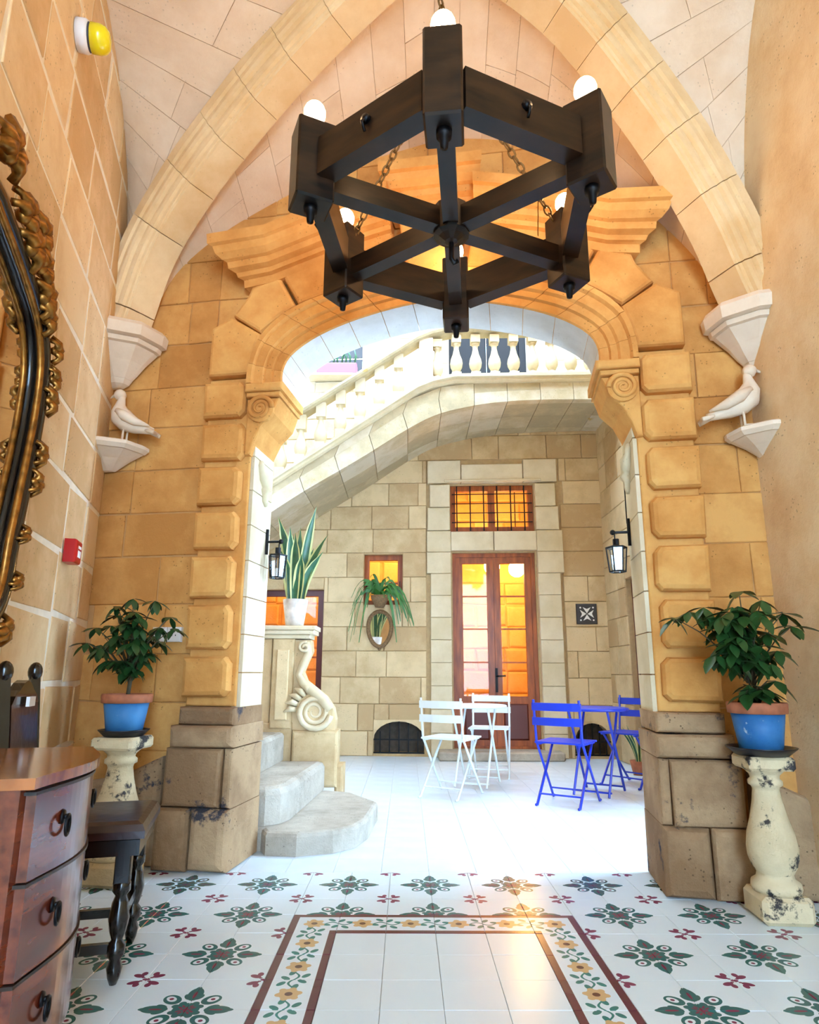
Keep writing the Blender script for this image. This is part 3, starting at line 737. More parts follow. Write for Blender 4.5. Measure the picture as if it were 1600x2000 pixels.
bx(BW,1.09,1.18,.06,.14,2.93,3.43).b('mullion','doorwood',w1)
for a,b in ((.65,1.09),(1.18,1.62)): bx(BW,a,b,.1,.106,2.93,3.43).b('pane','glass',w1)
for k in range(6): bx(BW,.66+.18*k,.676+.18*k,.02,.036,2.87,3.49).b('grille_bar','iron',w1)
for k in range(4): bx(BW,.6,1.67,.018,.032,2.98+.13*k,2.992+.13*k).b('grille_bar','iron',w1)
w2=empty('window_2'); struct(w2,'small wooden window above the hanging fern')
frame(MB(),-.57,-.06,1.89,2.56,.065,.1,.18).b('window_frame','doorwood',w2); bx(BW,-.5,-.13,.14,.146,1.95,2.5).b('pane','glass',w2)
bx(BW,-.51,-.12,.12,.16,2.17,2.195).b('glazing_bar','doorwood',w2)
for k in range(5): bx(BW,-.54+.11*k,-.53+.11*k,.04,.052,1.9,2.2).b('grille_bar','iron',w2)
d2=empty('door_2'); struct(d2,'wooden glazed door half hidden by the stair newel')
frame(MB(),-2.3,-1.1,.1,2.09,.08,.08,.16,bot=.3).b('door_frame','reddoor',d2); 
for k in range(4): bx(BW,-2.22,-1.18,.12,.126,.42+.4*k,.8+.4*k).b('pane','glass',d2); bx(BW,-2.22,-1.18,.1,.15,.4+.4*k,.42+.4*k).b('glazing_bar','doorwood',d2)
d4=empty('door_4'); struct(d4,'dark grey door behind the landing balustrade')
frame(MB(),.58,1.68,4.46,6.7,.09,.1,.2).b('door_frame','dark',d4)
for a,b in ((.67,1.125),(1.135,1.59)): stone('door_leaf',rect(a,b,4.5,6.6),BW,.13,.2,.02,'dark',d4)
w4=empty('window_3'); struct(w4,'upper window with a pink planter on its sill')
frame(MB(),-1.32,-.6,5.06,5.86,.05,.08,.14).b('window_frame','wplastic',w4)
for k in range(2):
    for j in range(2): stone('pane',rect(-1.26+.31*k,-.97+.31*k,5.12+.355*j,5.455+.355*j),BW,.1,.12,.005,'plaque',w4)
pb=empty('window_planter',BW(-1.0,-.12,5.1),0,'pink planter box on the upper window sill','planter')
MB().box((0,0,.08),(.56,.16,.17),None,.015).b('box','pink',pb)
for k in range(9):
    x=-.24+.06*k; MB().tube([(x,0,.16),(x+R.uniform(-.03,.03),-.02,.28),(x+R.uniform(-.08,.08),-.04,.36+R.uniform(-.05,.08))],[.012,.018,.003],5).b('leaf','blade',pb,True)
MB().box((0,.06,-.015),(.8,.3,.03)).b('sill_bracket','upper_pale',pb)
def vent(x0,x1,lab):
    r=empty('vent_grille',BW(x0,0,.03),0,lab,'grille','arched cellar vents'); inv=BW(x0,0,.03); mp=lambda a,o,z:BW(a,o,z)-inv
    bx(mp,x0,x1,.28,.31,.03,.43).b('recess_back','recess',r)
    c=(x0+x1)/2; w=(x1-x0)/2
    for k in range(5):
        x=x0+(x1-x0)*(k+.7)/5.4; z=.03+.4*math.sqrt(max(.05,1-((x-c)/w)**2)); bx(mp,x-.008,x+.008,.03,.046,.03,z).b('grille_bar','iron',r)
    bx(mp,x0,x1,.028,.04,.19,.206).b('grille_bar','iron',r); bx(mp,x0,x1,.028,.044,.03,.05).b('grille_bar','iron',r)
    for sg in (0,1):   # haunches that make the head round
        pg=[(x0,.44),(x0,.2)]+[(c-w*cos(t),.03+.17+.22*sin(t)) for t in [pi/2*j/6 for j in range(7)]]+[(c,.44)]
        if sg: pg=[(2*c-a,b) for a,b in pg][::-1]
        n=len(pg); vs=[mp(a,o,b) for o in (.0,.2) for a,b in pg]; ob('arch_haunch',vs,[tuple(range(n)),tuple(range(n,2*n))]+[(i,(i+1)%n,n+(i+1)%n,n+i) for i in range(n)],'court',r)
vent(-.41,.23,'arched cellar vent with iron bars left of the door step'); vent(2.08,2.52,'arched cellar vent with iron bars behind the blue table')
# right wall of the courtyard
HD=(.75,1.7,.0,2.1); HDW=(.95,1.35,2.75,3.35)
regs=[(-.1,3.9,-.02,8.6)]
for h in (HD,HDW): regs=subtract(regs,h)
wd_=slab('wall_right_courtyard',regs,DW,-.3,.0,'court_joint'); struct(wd_,'right courtyard wall of beige blocks with a red door')
courses('stone_block',DW,0,3.6,[i*.335 for i in range(14)],[HD,HDW],.018,-.05,.008,.003,'court',wd_,.4,.8,.002)
d3=empty('door_3'); struct(d3,'dark red door in the right courtyard wall')
frame(MB(),.75,1.7,0,2.1,.08,-.16,-.06,DW).b('door_frame','reddoor',d3)
for k in range(2): stone('door_panel',rect(.83+.4*k,1.22+.4*k,.08,2.02),DW,-.1,-.16,.015,'reddoor',d3)
w5=empty('window_4'); struct(w5,'barred dark window in the right courtyard wall')
bx(DW,.95,1.35,-.25,-.2,2.75,3.35).b('pane','dark',w5)
for k in range(4): bx(DW,.99+.1*k,1.005+.1*k,.0,.03,2.72,3.38).b('grille_bar','iron',w5)
struct(MB().box((-3.35,6.3,4.2),(.3,5,8.8)).b('wall_left_courtyard','court'),'left courtyard wall beside the stair')
# ------------------------------------------------------------------ flying stair along the back wall
SOF=smoothtab([(-3.1,1.6),(-2.2,2.33),(-1.41,2.93),(-.58,3.46),(.235,3.98),(.75,4.14),(1.25,4.21),(1.8,4.235),(2.58,4.24)])
STR=[(-3.2,2.02),(.12,4.32),(.55,4.46),(2.58,4.5)]
YF=7.2
fs_=empty('flying_staircase',(0,YF,0),0,'arched stone stair bridge with balustrade rising to the landing','staircase')
def FB(x,o,z): return Vector((x,o,z))
def strz(x): return interp(STR,x)
xs=[-3.1,-2.6,-2.1,-1.65,-1.2,-.8,-.4,0,.4,.8,1.2,1.6,2.0,2.35,2.58]
for a,b in zip(xs,xs[1:]):
    n=4; X=[a+.003+(b-a-.006)*i/n for i in range(n+1)]
    # arch ring stones on the face
    def rad_(x): return max(.12,min(.3,(strz(x)-interp(SOF,x))*.5))
    dn=[(x,interp(SOF,x)) for x in X]; upp=[(x-.06*max(0,min(1,(.8-x)/.8)),interp(SOF,x)+rad_(x)) for x in X]
    pg=dn+upp[::-1]
    k=len(pg); vs=[FB(p,o,z) for o in (-.015,.1) for p,z in pg]
    ob('bridge_arch_stone',vs,[tuple(range(k)),tuple(range(k,2*k))]+[(i,(i+1)%k,k+(i+1)%k,k+i) for i in range(k)],'bridge',fs_)
    # spandrel stone above
    pg=[(x,z+.004) for x,z in upp]+[(X[-1],strz(X[-1])-.02),(X[0],strz(X[0])-.02)]; k=len(pg)
    vs=[FB(p,o,z) for o in (0,.1) for p,z in pg]; ob('spandrel_stone',vs,[tuple(range(k)),tuple(range(k,2*k))]+[(i,(i+1)%k,k+(i+1)%k,k+i) for i in range(k)],'bridge',fs_)
    # soffit stones running back to the wall
    for (o0,o1) in ((.1,.5),(.505,.9),(.905,1.3)):
        vs=[]
        for i in range(n+1): vs+=[FB(X[i],o0,dn[i][1]+.004),FB(X[i],o1,dn[i][1]+.004),FB(X[i],o0,dn[i][1]+.08),FB(X[i],o1,dn[i][1]+.08)]
        F=[]
        for i in range(n): p=i*4; F+=[(p,p+1,p+5,p+4),(p+2,p+6,p+7,p+3),(p,p+4,p+6,p+2),(p+1,p+3,p+7,p+5)]
        F+=[(0,2,3,1),(n*4,n*4+1,n*4+3,n*4+2)]
        ob('soffit_stone',vs,F,'bridge',fs_)
# core mass
vs=[];F=[]; XC=[-3.1+5.68*i/40 for i in range(41)]
for x in XC: z0=interp(SOF,x)+.03; z1=max(strz(x)-.05,z0+.06); vs+=[FB(x,.05,z0),FB(x,1.3,z0),FB(x,.05,z1),FB(x,1.3,z1)]
for i in range(40): p=i*4; F+=[(p,p+1,p+5,p+4),(p+2,p+6,p+7,p+3),(p,p+4,p+6,p+2),(p+1,p+3,p+7,p+5)]
F+=[(0,2,3,1),(160,161,163,162)]; ob('stair_core',vs,F,'court_joint',fs_)
def strip(path,sec,name,mat,parent):
    vs=[];F=[];n=len(sec)
    for k,(x,z) in enumerate(path):
        for o,h in sec: vs.append(FB(x,o,z+h))
        if k:
            for a in range(n): F.append(((k-1)*n+a,(k-1)*n+(a+1)%n,k*n+(a+1)%n,k*n+a))
    F.append(tuple(range(n))); F.append(tuple(range((len(path)-1)*n,len(path)*n))); return ob(name,vs,F,mat,parent)
pth=[(-3.2,strz(-3.2)),(-1.6,strz(-1.6)),(.12,4.32),(.3,4.4),(.55,4.46),(1.4,4.48),(2.3,4.5),(2.58,4.53)]
strip(pth,[(.18,-.03),(-.03,-.03),(-.05,-.01),(-.05,.02),(-.075,.035),(-.075,.075),(.18,.075)],'string_mould','pale',fs_)
RAIL=.66
strip([(x,z+RAIL) for x,z in pth],[(.16,0),(-.02,0),(-.05,.02),(-.06,.05),(-.05,.085),(.19,.085),(.19,.03)],'handrail','bridge',fs_)
BP=[(.055,.0),(.06,.01),(.035,.03),(.05,.045),(.072,.09),(.078,.14),(.07,.19),(.045,.26),(.032,.33),(.034,.37),(.05,.385),(.05,.4),(.036,.41)]
bal0=None
xsb=[-2.9+.232*i for i in range(13)]+[.36+.235*i for i in range(10)]
for x in xsb:
    o=MB().lathe(BP,14).b('baluster','pale',fs_,True) if bal0 is None else bal0.copy()
    if bal0 is None: bal0=o
    else: COL.objects.link(o); o.parent=fs_
    sl=.69*.06 if x<.2 else 0
    z=strz(x)+.13; o.location=(x,.06,z)
    MB().box((x,.06,strz(x)+.1),(.115,.115,.075+2*sl)).b('baluster_base','pale',fs_); MB().box((x,.06,strz(x)+RAIL-.075),(.115,.115,.1+2*sl)).b('baluster_cap','pale',fs_)
for x in (.22,): MB().box((x,.06,strz(x)+.36),(.17,.17,.66),None,.01).b('pedestal','white',fs_)
# ------------------------------------------------------------------ lower stair with the scroll newel
st=empty('stone_staircase',(-.9,4.7,0),0,'worn stone courtyard stair with a rounded bottom step','staircase'); so=Vector((-.9,4.7,0))
def step(pg,z0,z1,bev,name='step'):
    mp=lambda a,o,b: Vector((a,b,o))-so
    return stone(name,pg,mp,z1,z0,bev,'step',st)
s1=[(-2.9,4.38),(-1.02,4.09),(-.845,4.06),(-.8,3.97),(-.62,3.95),(-.42,4.02),(-.3,4.14),(-.24,4.35),(-.2,4.88),(-.42,5.25),(-.62,5.33),(-2.9,5.33)]
step(s1,0,.125,.025)
step([(-2.9,4.39),(-1.04,4.1),(-.84,4.1),(-.76,4.16),(-.72,4.28),(-.64,5.34),(-2.9,5.34)],.127,.34,.045)
for k in range(6):
    x=-1.02-.33*k; z=.34+.215*k
    step([(-2.95,4.4),(x-.06,4.1-.159*(x+1.02)),(x-.01,4.15-.159*(x+1.02)),(x+.05,5.34),(-2.95,5.34)],z+.002,z+.215,.03)
nw=empty('newel_pedestal',(-.95,5.5,.0),0,'carved stone stair newel with a large spiral scroll','newel'); no_=Vector((-.95,5.5,0))
def NP(a,o,z): return Vector((a,5.42+o,z))-no_
stone('base_block',rect(-.92,-.55,.127,.56),NP,-.02,.2,.02,'court',nw)
stone('base_block',rect(-2.9,-.925,.127,.62),NP,.0,.2,.01,'court',nw)
stone('foot_block',rect(-.57,-.5,.0,.3),NP,.0,.18,.02,'court',nw)
stone('pilaster',rect(-1.3,-1.12,.57,1.29),NP,.02,.2,.012,'court',nw)
stone('pilaster',rect(-1.11,-.93,.57,1.29),NP,-.01,.2,.012,'court',nw)
stone('pilaster_panel',rect(-1.07,-.97,.64,1.2),NP,-.022,.0,.008,'court',nw)
for (a,b,c,d,f_) in ((-1.32,-.8,1.29,1.325,-.02),(-1.34,-.765,1.325,1.36,-.05),(-1.34,-.75,1.36,1.395,-.07)): stone('cornice',rect(a,b,c,d),NP,f_,.24,.01,'pale',nw)
# sloping parapet going up to the left
pg=[(-1.31,1.32),(-1.31,.6),(-2.9,.6),(-2.9,2.4)]; vs=[NP(a,o,b) for o in (.03,.18) for a,b in pg]; ob('parapet',vs,[(0,1,2,3),(4,5,6,7),(0,1,5,4),(1,2,6,5),(2,3,7,6),(3,0,4,7)],'court',nw)
pg=[(-1.29,1.34),(-2.9,2.42),(-2.9,2.5),(-1.29,1.4)]; vs=[NP(a,o,b) for o in (-.03,.23) for a,b in pg]; ob('parapet_coping',vs,[(0,1,2,3),(4,5,6,7),(0,1,5,4),(1,2,6,5),(2,3,7,6),(3,0,4,7)],'pale',nw)
# console volute: S body, spiral, back leaf
S1=[(-.8,1.28),(-.79,1.19),(-.83,1.1),(-.86,1.02),(-.83,.95),(-.75,.89),(-.66,.82),(-.595,.73),(-.575,.64),(-.58,.56),(-.93,.56),(-.93,1.28)]
n=len(S1); vs=[NP(a,o,b) for o in (.02,.19) for a,b in S1]; ob('console_body',vs,[tuple(range(n)),tuple(range(n,2*n))]+[(i,(i+1)%n,n+(i+1)%n,n+i) for i in range(n)],'court',nw)
v=MB(); v.tube([NP(-.835,.02,1.26),NP(-.815,.01,1.17),NP(-.855,.0,1.08),NP(-.885,-.01,1.0),NP(-.85,-.01,.93),NP(-.77,-.01,.87),NP(-.68,-.01,.8),NP(-.62,-.01,.72)],[.03,.035,.034,.03,.034,.04,.045,.04],8); v.b('console_roll','pale',nw,True)
v=MB(); c0=(-.745,.705)
sp=[NP(c0[0]+.138*(1-k/62)*cos(-.2-k*.31),-.03+.0004*k,c0[1]+.138*(1-k/62)*sin(-.2-k*.31)) for k in range(58)]
v.tube(sp,[.026*(1-k/90) for k in range(58)],7); v.b('scroll','pale',nw,True)
MB().lathe([(0,-.02),(.15,-.02),(.15,.02),(0,.02)],28,NP(c0[0],.0,c0[1]),(0,-1,0)).b('scroll_disc','court',nw)
v=MB(); sp=[NP(-.845+.05*(1-k/30)*cos(1.2+k*.35),-.02,1.22+.045*(1-k/30)*sin(1.2+k*.35)) for k in range(26)]; v.tube(sp,.013,6); v.b('small_scroll','pale',nw,True)
for k in range(5):
    v=MB(); a=1.9+k*.28; v.tube([NP(c0[0]+.15*cos(a),-.0,c0[1]+.15*sin(a)),NP(c0[0]+.2*cos(a),-.03,c0[1]+.2*sin(a)),NP(c0[0]+.25*cos(a+.12),-.02,c0[1]+.25*sin(a+.12))],[.022,.026,.006],7); v.b('carved_leaf','pale',nw,True)
# ------------------------------------------------------------------ plants
def leafmesh(w,l,name,mat,fold=.25):
    vs=[];F=[]; prof=[(0,.02),(.2,.6),(.45,1),(.7,.8),(.9,.35),(1,.02)]
    for t,k in prof: vs+= [(-w*k/2,l*t,fold*w*k*.5-.12*l*t*t),(0,l*t,-.12*l*t*t),(w*k/2,l*t,fold*w*k*.5-.12*l*t*t)]
    for i in range(5):
        for j in range(2): p=i*3+j; F.append((p,p+1,p+4,p+3))
    o=ob(name,vs,F,mat,None,True); me=o.data; bpy.data.objects.remove(o); return me
ML=leafmesh(.044,.1,'leaf','leaf'); ML2=leafmesh(.058,.125,'leaf','leaf2')
def orient(d,roll=0):
    d=Vector(d).normalized(); q=d.to_track_quat('Y','Z'); return q@Vector((0,1,0)).rotation_difference(Vector((0,1,0))) if False else q
def leafobj(me,p,d,sc,parent):
    o=bpy.data.objects.new('leaf',me); COL.objects.link(o); o.parent=parent; o.location=p; o.rotation_mode='QUATERNION'; o.rotation_quaternion=Vector(d).normalized().to_track_quat('Y','Z'); o.scale=(sc,sc,sc); return o
def flowerpot(name,loc,rim,base,h,label,mat1,mat2,group=None):
    r=empty(name,loc,0,label,'potted plant',group)
    k=.22*h
    MB().lathe([(0,0),(base,0),(rim*.9,h-k),(0,h-k)],28).b('pot','blue' if mat1=='blue' else mat1,r,True)
    MB().lathe([(rim*.9,h-k-.002),(rim,h-k),(rim*1.02,h-.008),(rim*.99,h),(rim*.88,h),(rim*.86,h-.03),(0,h-.03)],28).b('pot_rim',mat2,r,True)
    MB().lathe([(0,h-.045),(rim*.85,h-.03),(0,h-.024)],20).b('soil','soil',r)
    return r
def schefflera(r,h,ht,clusters,me,rad0,rr,lean=(0,0),nl=7,sc=1):
    b=MB(); b.tube([(0,0,h-.04),(.01+lean[0]*.2,0,h+ht*.3),(lean[0]*.5,lean[1]*.5,h+ht*.6)],[.012,.01,.006],6); b.b('trunk','stem',r,True)
    for (x,y,z) in clusters:
        base=Vector((lean[0]*.3+x*.15,y*.15,h+max(.03,z*.45))); tip=Vector((x,y,h+z))
        q=MB(); q.tube([base,base.lerp(tip,.6)+Vector((0,0,.02)),tip],[.004,.003,.002],5); q.b('stalk','stem',r,True)
        a0=rr.uniform(0,6)
        for k in range(nl):
            a=a0+2*pi*k/nl; tilt=rr.uniform(-1.3,.0); d=Vector((cos(a),sin(a),tilt))+Vector((x,y,0))*.8
            leafobj(me,tip,d,sc*rr.uniform(.75,1.15),r)
def cloud(rr,n,rx,rz0,rz1):
    out=[]
    while len(out)<n:
        x,y=rr.uniform(-rx,rx),rr.uniform(-rx,rx); z=rr.uniform(rz0,rz1); m_=(rz0+rz1)/2; e=(x/rx)**2+(y/rx)**2+((z-m_)/((rz1-rz0)/2))**2
        if .12<e<1: out.append((x,y,z))
    return out
def pedestal(name,loc,k,rz,label,H0,sc,mat):
    r=empty(name,loc,rz,label,'pedestal')
    s=sc
    MB().box((0,0,.055),(.235*s,.235*s,.11),None,.018).b('plinth',mat,r)
    pr=[(.105,.11),(.112,.128),(.108,.15),(.085,.165),(.08,.185),(.085,.192),(.1,.215),(.112,.25),(.114,.29),(.105,.35),(.085,.41),(.068,.48),(.06,.53),(.064,.545),(.078,.553),(.078,.57),(.066,.58),(.068,.595),(.09,.615),(.1,.62)]
    MB().lathe([(a*s,z*H0/.68) for a,z in pr],24).b('shaft',mat,r,True)
    MB().box((0,0,H0*.62/.68+.5*(H0-H0*.62/.68)),(.22*s,.22*s,H0-H0*.62/.68),None,.012).b('cap',mat,r)
    return r
rr=random.Random(3)
PRt=(1.6,3.03,0); PLt=(-1.47,3.5,0)
pedestal('baluster_pedestal',PRt,1,rad(-4),'peeling stone baluster pedestal against the smooth right wall corner',.665,.9,'peel')
pedestal('baluster_pedestal',PLt,1,rad(-9),'peeling stone baluster pedestal behind the leather chair',.69,1.02,'peel')
def saucer(loc,r0,label):
    r=empty('plant_saucer',loc,0,label,'saucer'); MB().lathe([(0,0),(r0*.75,0),(r0,.03),(r0*1.02,.034),(r0*.93,.034),(r0*.72,.012),(0,.012)],28).b('dish','saucer',r,True)
saucer((PRt[0],PRt[1],.666),.145,'black plastic saucer under the bright blue pot'); saucer((PLt[0],PLt[1],.691),.125,'black plastic saucer under the flaking blue pot')
p=flowerpot('potted_schefflera',(PRt[0],PRt[1],.679),.125,.088,.215,'leafy green shrub in bright blue pot with terracotta rim','blue','terra')
cl=cloud(rr,58,.17,.03,.46)
cl=[(x-.05+(.22-z)*.1,y*.55-.05,z) for x,y,z in cl]+[(-.34,.0,.38),(-.27,.0,.41),(-.2,0,.43),(-.05,-.05,.5),(.05,-.05,.46),(.14,-.05,.4),(.17,-.06,.34)]
schefflera(p,.215,.38,cl,ML2,.2,rr,(-.04,0),5,.86)
p=flowerpot('potted_schefflera',(PLt[0],PLt[1],.704),.125,.088,.2,'small umbrella tree in flaking blue pot with terracotta rim','blue','terra')
cl=cloud(rr,44,.17,.1,.46)+[(.2,-.03,.4),(.23,-.04,.34),(-.18,-.05,.34),(-.22,-.05,.26),(-.02,0,.5),(.1,0,.49),(-.1,0,.46)]
schefflera(p,.2,.4,cl,ML,.2,rr,(0,0),6,.9)
def blade(r,x,y,a,lean,h,w,z0):
    vs=[];F=[];fm=[];n=9; d=Vector((cos(a),sin(a),0)); s=Vector((-sin(a),cos(a),0))
    tw=rr.uniform(-.4,.4); fa_=rr.uniform(-.5,.5); s=Vector((cos(fa_),sin(fa_),0)); dn_=Vector((-sin(fa_),cos(fa_),0))
    for i in range(n+1):
        t=i/n; c=Vector((x,y,z0))+d*(lean*h*t*t)+Vector((0,0,h*t)); k=w*(.45+.75*sin(pi*min(1,t*.8+.12)))*(1 if t<.75 else max(.02,(1-t)/.25))/1.1
        ss=(s*cos(tw*t)+dn_*sin(tw*t))
        for j,q in enumerate((-.5,-.33,.33,.5)): vs.append(c+ss*(k*q)+dn_*(.25*k*(1-abs(q)*2)))
    for i in range(n):
        for j in range(3): p_=i*4+j; F.append((p_,p_+1,p_+5,p_+4)); fm.append(0 if j==1 else 1)
    ob('blade',vs,F,None,r,True,['blade','bladeedge'],fm)
p=empty('potted_snake_plant',NP(-.95,.07,1.396)+no_,0,'tall variegated snake plant in white floral pot on newel','potted plant')
MB().lathe([(0,0),(.075,0),(.108,.225),(.1,.225),(.095,.2),(0,.2)],24).b('pot','potw',p,True); MB().lathe([(0,.19),(.094,.2),(0,.205)],16).b('soil','soil',p)
for (a,l,h) in ((2.9,.2,.78),(2.7,.12,.55),(.3,.12,.88),(.1,.35,.62),(-.2,.42,.45),(3.3,.25,.5),(1.6,.1,.7),(4.6,.08,.6),(.5,.2,.5),(2.2,.1,.62),(5.2,.15,.42),(3.0,.05,.68)): blade(p,.045*cos(a),.045*sin(a),a,l,h,.088,.19)
p=empty('potted_snake_plant',NP(-1.5,.1,1.6)+no_,0,'low variegated snake plant on the sloping stair parapet','potted plant')
MB().lathe([(0,-.02),(.06,-.02),(.085,.12),(.075,.12),(0,.1)],20).b('pot','potw',p,True)
for (a,l,h) in ((2.9,.3,.3),(.1,.5,.26),(.6,.3,.36),(1.6,.1,.34),(4.5,.2,.3),(5.6,.5,.3)): blade(p,.03*cos(a),.03*sin(a),a,l,h,.07,.1)
hp=empty('hanging_fern',BW(-.35,-.12,1.95),0,'arching green spider plant in a basket on the beige wall','potted plant'); hp.scale=(1.15,1,1.1)
MB().lathe([(0,-.1),(.05,-.1),(.1,.0),(.105,.04),(0,.03)],18).b('basket','wicker',hp,True)
for k in range(46):
    a=rr.uniform(0,2*pi); q=rr.uniform(.2,.46); h=rr.uniform(.12,.42); d=Vector((cos(a),.3*sin(a)-.12,0)); s=Vector((.75*abs(sin(a))+.1,0,.7)).normalized(); vs=[];F=[]
    dr=rr.uniform(.3,.75) if abs(cos(a))>.45 else .12
    for i in range(8):
        t=i/7; c=d*(q*t)+Vector((0,0,.03+h*(2*t-1.0*t*t)*.8-dr*t**3)); k2=.03*(1-t*.8)
        vs+=[c-s*k2,c+s*k2-Vector((0,0,.004))]
        if i: F.append((2*i-2,2*i-1,2*i+1,2*i))
    ob('frond',vs,F,'spider',hp,True)
cp_=empty('corner_plant',(2.42,7.0,0),0,'small green plant on the floor by the red courtyard door','potted plant')
MB().lathe([(0,0),(.07,0),(.1,.14),(.09,.14),(0,.12)],16).b('pot','terra',cp_,True)
for k in range(7):
    a=k*.9; blade(cp_,.03*cos(a),.03*sin(a),a,.5,.36,.035,.12)
# ------------------------------------------------------------------ things on the courtyard walls
om=empty('oval_mirror',BW(-.35,0,1.56),0,'oval wall mirror in a brown woven frame below the fern','mirror'); inv=BW(-.35,0,1.56)
def ring(rx,rz,n=28): return [(rx*cos(2*pi*k/n)*(1-.12*sin(2*pi*k/n)*-1),rz*sin(2*pi*k/n)) for k in range(n)]
b=MB(); b.tube([BW(-.35+a,-.03,1.57+z)-inv for a,z in ring(.15,.225)],.026,8,True); b.b('frame','wicker',om,True)
rg=ring(.135,.21); n=len(rg); vs=[BW(-.35+a,o,1.57+z)-inv for o in (-.028,-.005) for a,z in rg]; ob('mirror_glass',vs,[tuple(range(n)),tuple(range(n,2*n))]+[(i,(i+1)%n,n+(i+1)%n,n+i) for i in range(n)],'mirror',om)
b=MB(); b.ball(BW(-.35,-.03,1.315)-inv,.022); b.b('finial','wicker',om,True)
pq=empty('cross_plaque',BW(2.3,0,1.76),0,'square dark plaque with a white eight pointed cross','plaque'); inv=BW(2.3,0,1.76); mp=lambda a,o,z:BW(2.3+a,o,1.76+z)-inv
stone('board',rect(-.13,.13,-.13,.13),mp,-.025,.0,.01,'plaque',pq)
for k in range(4):
    a=k*pi/2; pg=[(.008,0),(.085,.05),(.062,0),(.085,-.05)]; pg=[(x*cos(a)-y*sin(a),x*sin(a)+y*cos(a)) for x,y in pg]; n=4
    vs=[mp(x,o,z) for o in (-.032,-.024) for x,z in pg]; ob('cross_arm',vs,[(0,1,2,3),(4,5,6,7)]+[(i,(i+1)%n,n+(i+1)%n,n+i) for i in range(n)],'marks',pq)
    c=(.1*cos(a+pi/4)*1.41*.8,.1*sin(a+pi/4)*1.41*.8); MB().lathe([(0,0),(.012,0),(.012,.006),(0,.006)],8,mp(c[0],-.025,c[1]),(0,-1,0)).b('corner_stud','marks',pq)
def lantern(sg,label):
    base=W(sg*1.108,.36,1.84); r=empty('wall_lantern',base,0,label,'lantern'); mp=lambda a,o,z: W(sg*1.108-sg*a,.36+o,1.84+z)-base
    b=MB(); b.tube([mp(.008,0,-.1),mp(.008,0,.06)],.01,6); b.tube([mp(.008,0,-.02),mp(.1,0,-.02)],.008,6); b.ball(mp(.1,0,-.02),.016); b.tube([mp(.09,0,-.02),mp(.09,0,-.06)],.004,5); b.b('bracket','iron',r)
    c=(.085,-.0)
    b=MB(); b.lathe([(0,0),(.018,0),(.018,-.035),(.05,-.05),(0,-.05)],8,mp(.085,0,-.06)); b.b('cap','iron',r)
    for k in range(6):
        a=k*pi/3; b=MB(); b.tube([mp(.085+.058*cos(a),.058*sin(a),-.11),mp(.085+.045*cos(a),.045*sin(a),-.25)],.004,5); b.b('cage_bar','iron',r)
    for z,q in ((-.11,.058),(-.25,.045)):
        b=MB(); b.tube([mp(.085+q*cos(k*pi/3),q*sin(k*pi/3),z) for k in range(6)],.005,5,True); b.b('cage_ring','iron',r)
    vs=[mp(.085+q*cos(k*pi/3),q*sin(k*pi/3),z) for z,q in ((-.112,.053),(-.248,.041)) for k in range(6)]; ob('lantern_glass',vs,[(k,(k+1)%6,6+(k+1)%6,6+k) for k in range(6)],'lglass',r)
    MB().tube([mp(.085,0,-.25),mp(.085,0,-.19)],.012,8).b('candle','wplastic',r)
lantern(1,'black iron lantern on the jamb near the red courtyard door'); lantern(-1,'black iron lantern on the jamb beside the snake plant')
# ------------------------------------------------------------------ bistro sets
def bistro_chair(mat,name):
    r=empty(name); r_=.011
    for sx in (-.19,.19):
        MB().tube([(sx,-.2,.8),(sx,-.16,.47),(sx*1.03,.2,.0),(sx*1.03,.225,.004)],r_,6).b('long_leg',mat,r,True)
        MB().tube([(sx*.88,.17,.455),(sx*.9,-.24,.0),(sx*.9,-.265,.004)],r_,6).b('short_leg',mat,r,True)
    MB().tube([(-.19,.14,.075),(.19,.14,.075)],.007,6).b('stretcher',mat,r); MB().tube([(-.17,-.18,.075),(.17,-.18,.075)],.007,6).b('stretcher',mat,r)
    for z,h in ((.745,.062),(.63,.062)):
        vs=[];F=[]
        for i in range(7):
            x=-.205+.41*i/6; y=-.205+.02*((x/.2)**2)-.02+.03*(.8-z)
            vs+=[(x,y,z-h/2),(x,y,z+h/2),(x,y+.012,z-h/2),(x,y+.012,z+h/2)]
            if i: p=4*i; F+=[(p-4,p,p+1,p-3),(p-2,p-1,p+3,p+2),(p-3,p+1,p+3,p-1),(p-4,p-2,p+2,p)]
        F+=[(0,1,3,2),(24,26,27,25)]; ob('back_slat',vs,F,mat,r)
    for k in range(7): MB().box((0,-.155+.055*k,.465),(.4,.045,.014)).b('seat_slat',mat,r)
    for sx in (-.17,.17): MB().box((sx,.01,.452),(.02,.38,.014)).b('seat_rail',mat,r)
    return r
def bistro_table(mat,name):
    r=empty(name)
    MB().lathe([(0,.69),(.29,.69),(.3,.698),(.3,.71),(.29,.716),(0,.716)],36).b('tabletop',mat,r)
    for sx in (-.17,.17):
        MB().tube([(sx,-.2,.69),(sx,.22,.0)],.011,6).b('leg',mat,r); MB().tube([(sx*.88,.2,.69),(sx*.88,-.22,.0)],.011,6).b('leg',mat,r)
    for y,z in ((.2,.035),(-.2,.035)): MB().tube([(-.17,y,z),(.17,y,z)],.008,6).b('stretcher',mat,r)
    return r
def put(o,x,y,d,label,cat):
    o.location=(x,y,.008); o.rotation_euler=(0,0,math.atan2(d[1],d[0])-pi/2); tag(o,label,cat)
cb=bistro_chair('bpaint','bistro_chair'); cw=bistro_chair('wpaint','bistro_chair')
put(cb,1.31,5.52,(.24,.38),'blue slatted folding chair with its back to the arch','chair'); put(cw,.39,5.84,(.22,.38),'white slatted folding chair with its back to the arch','chair')
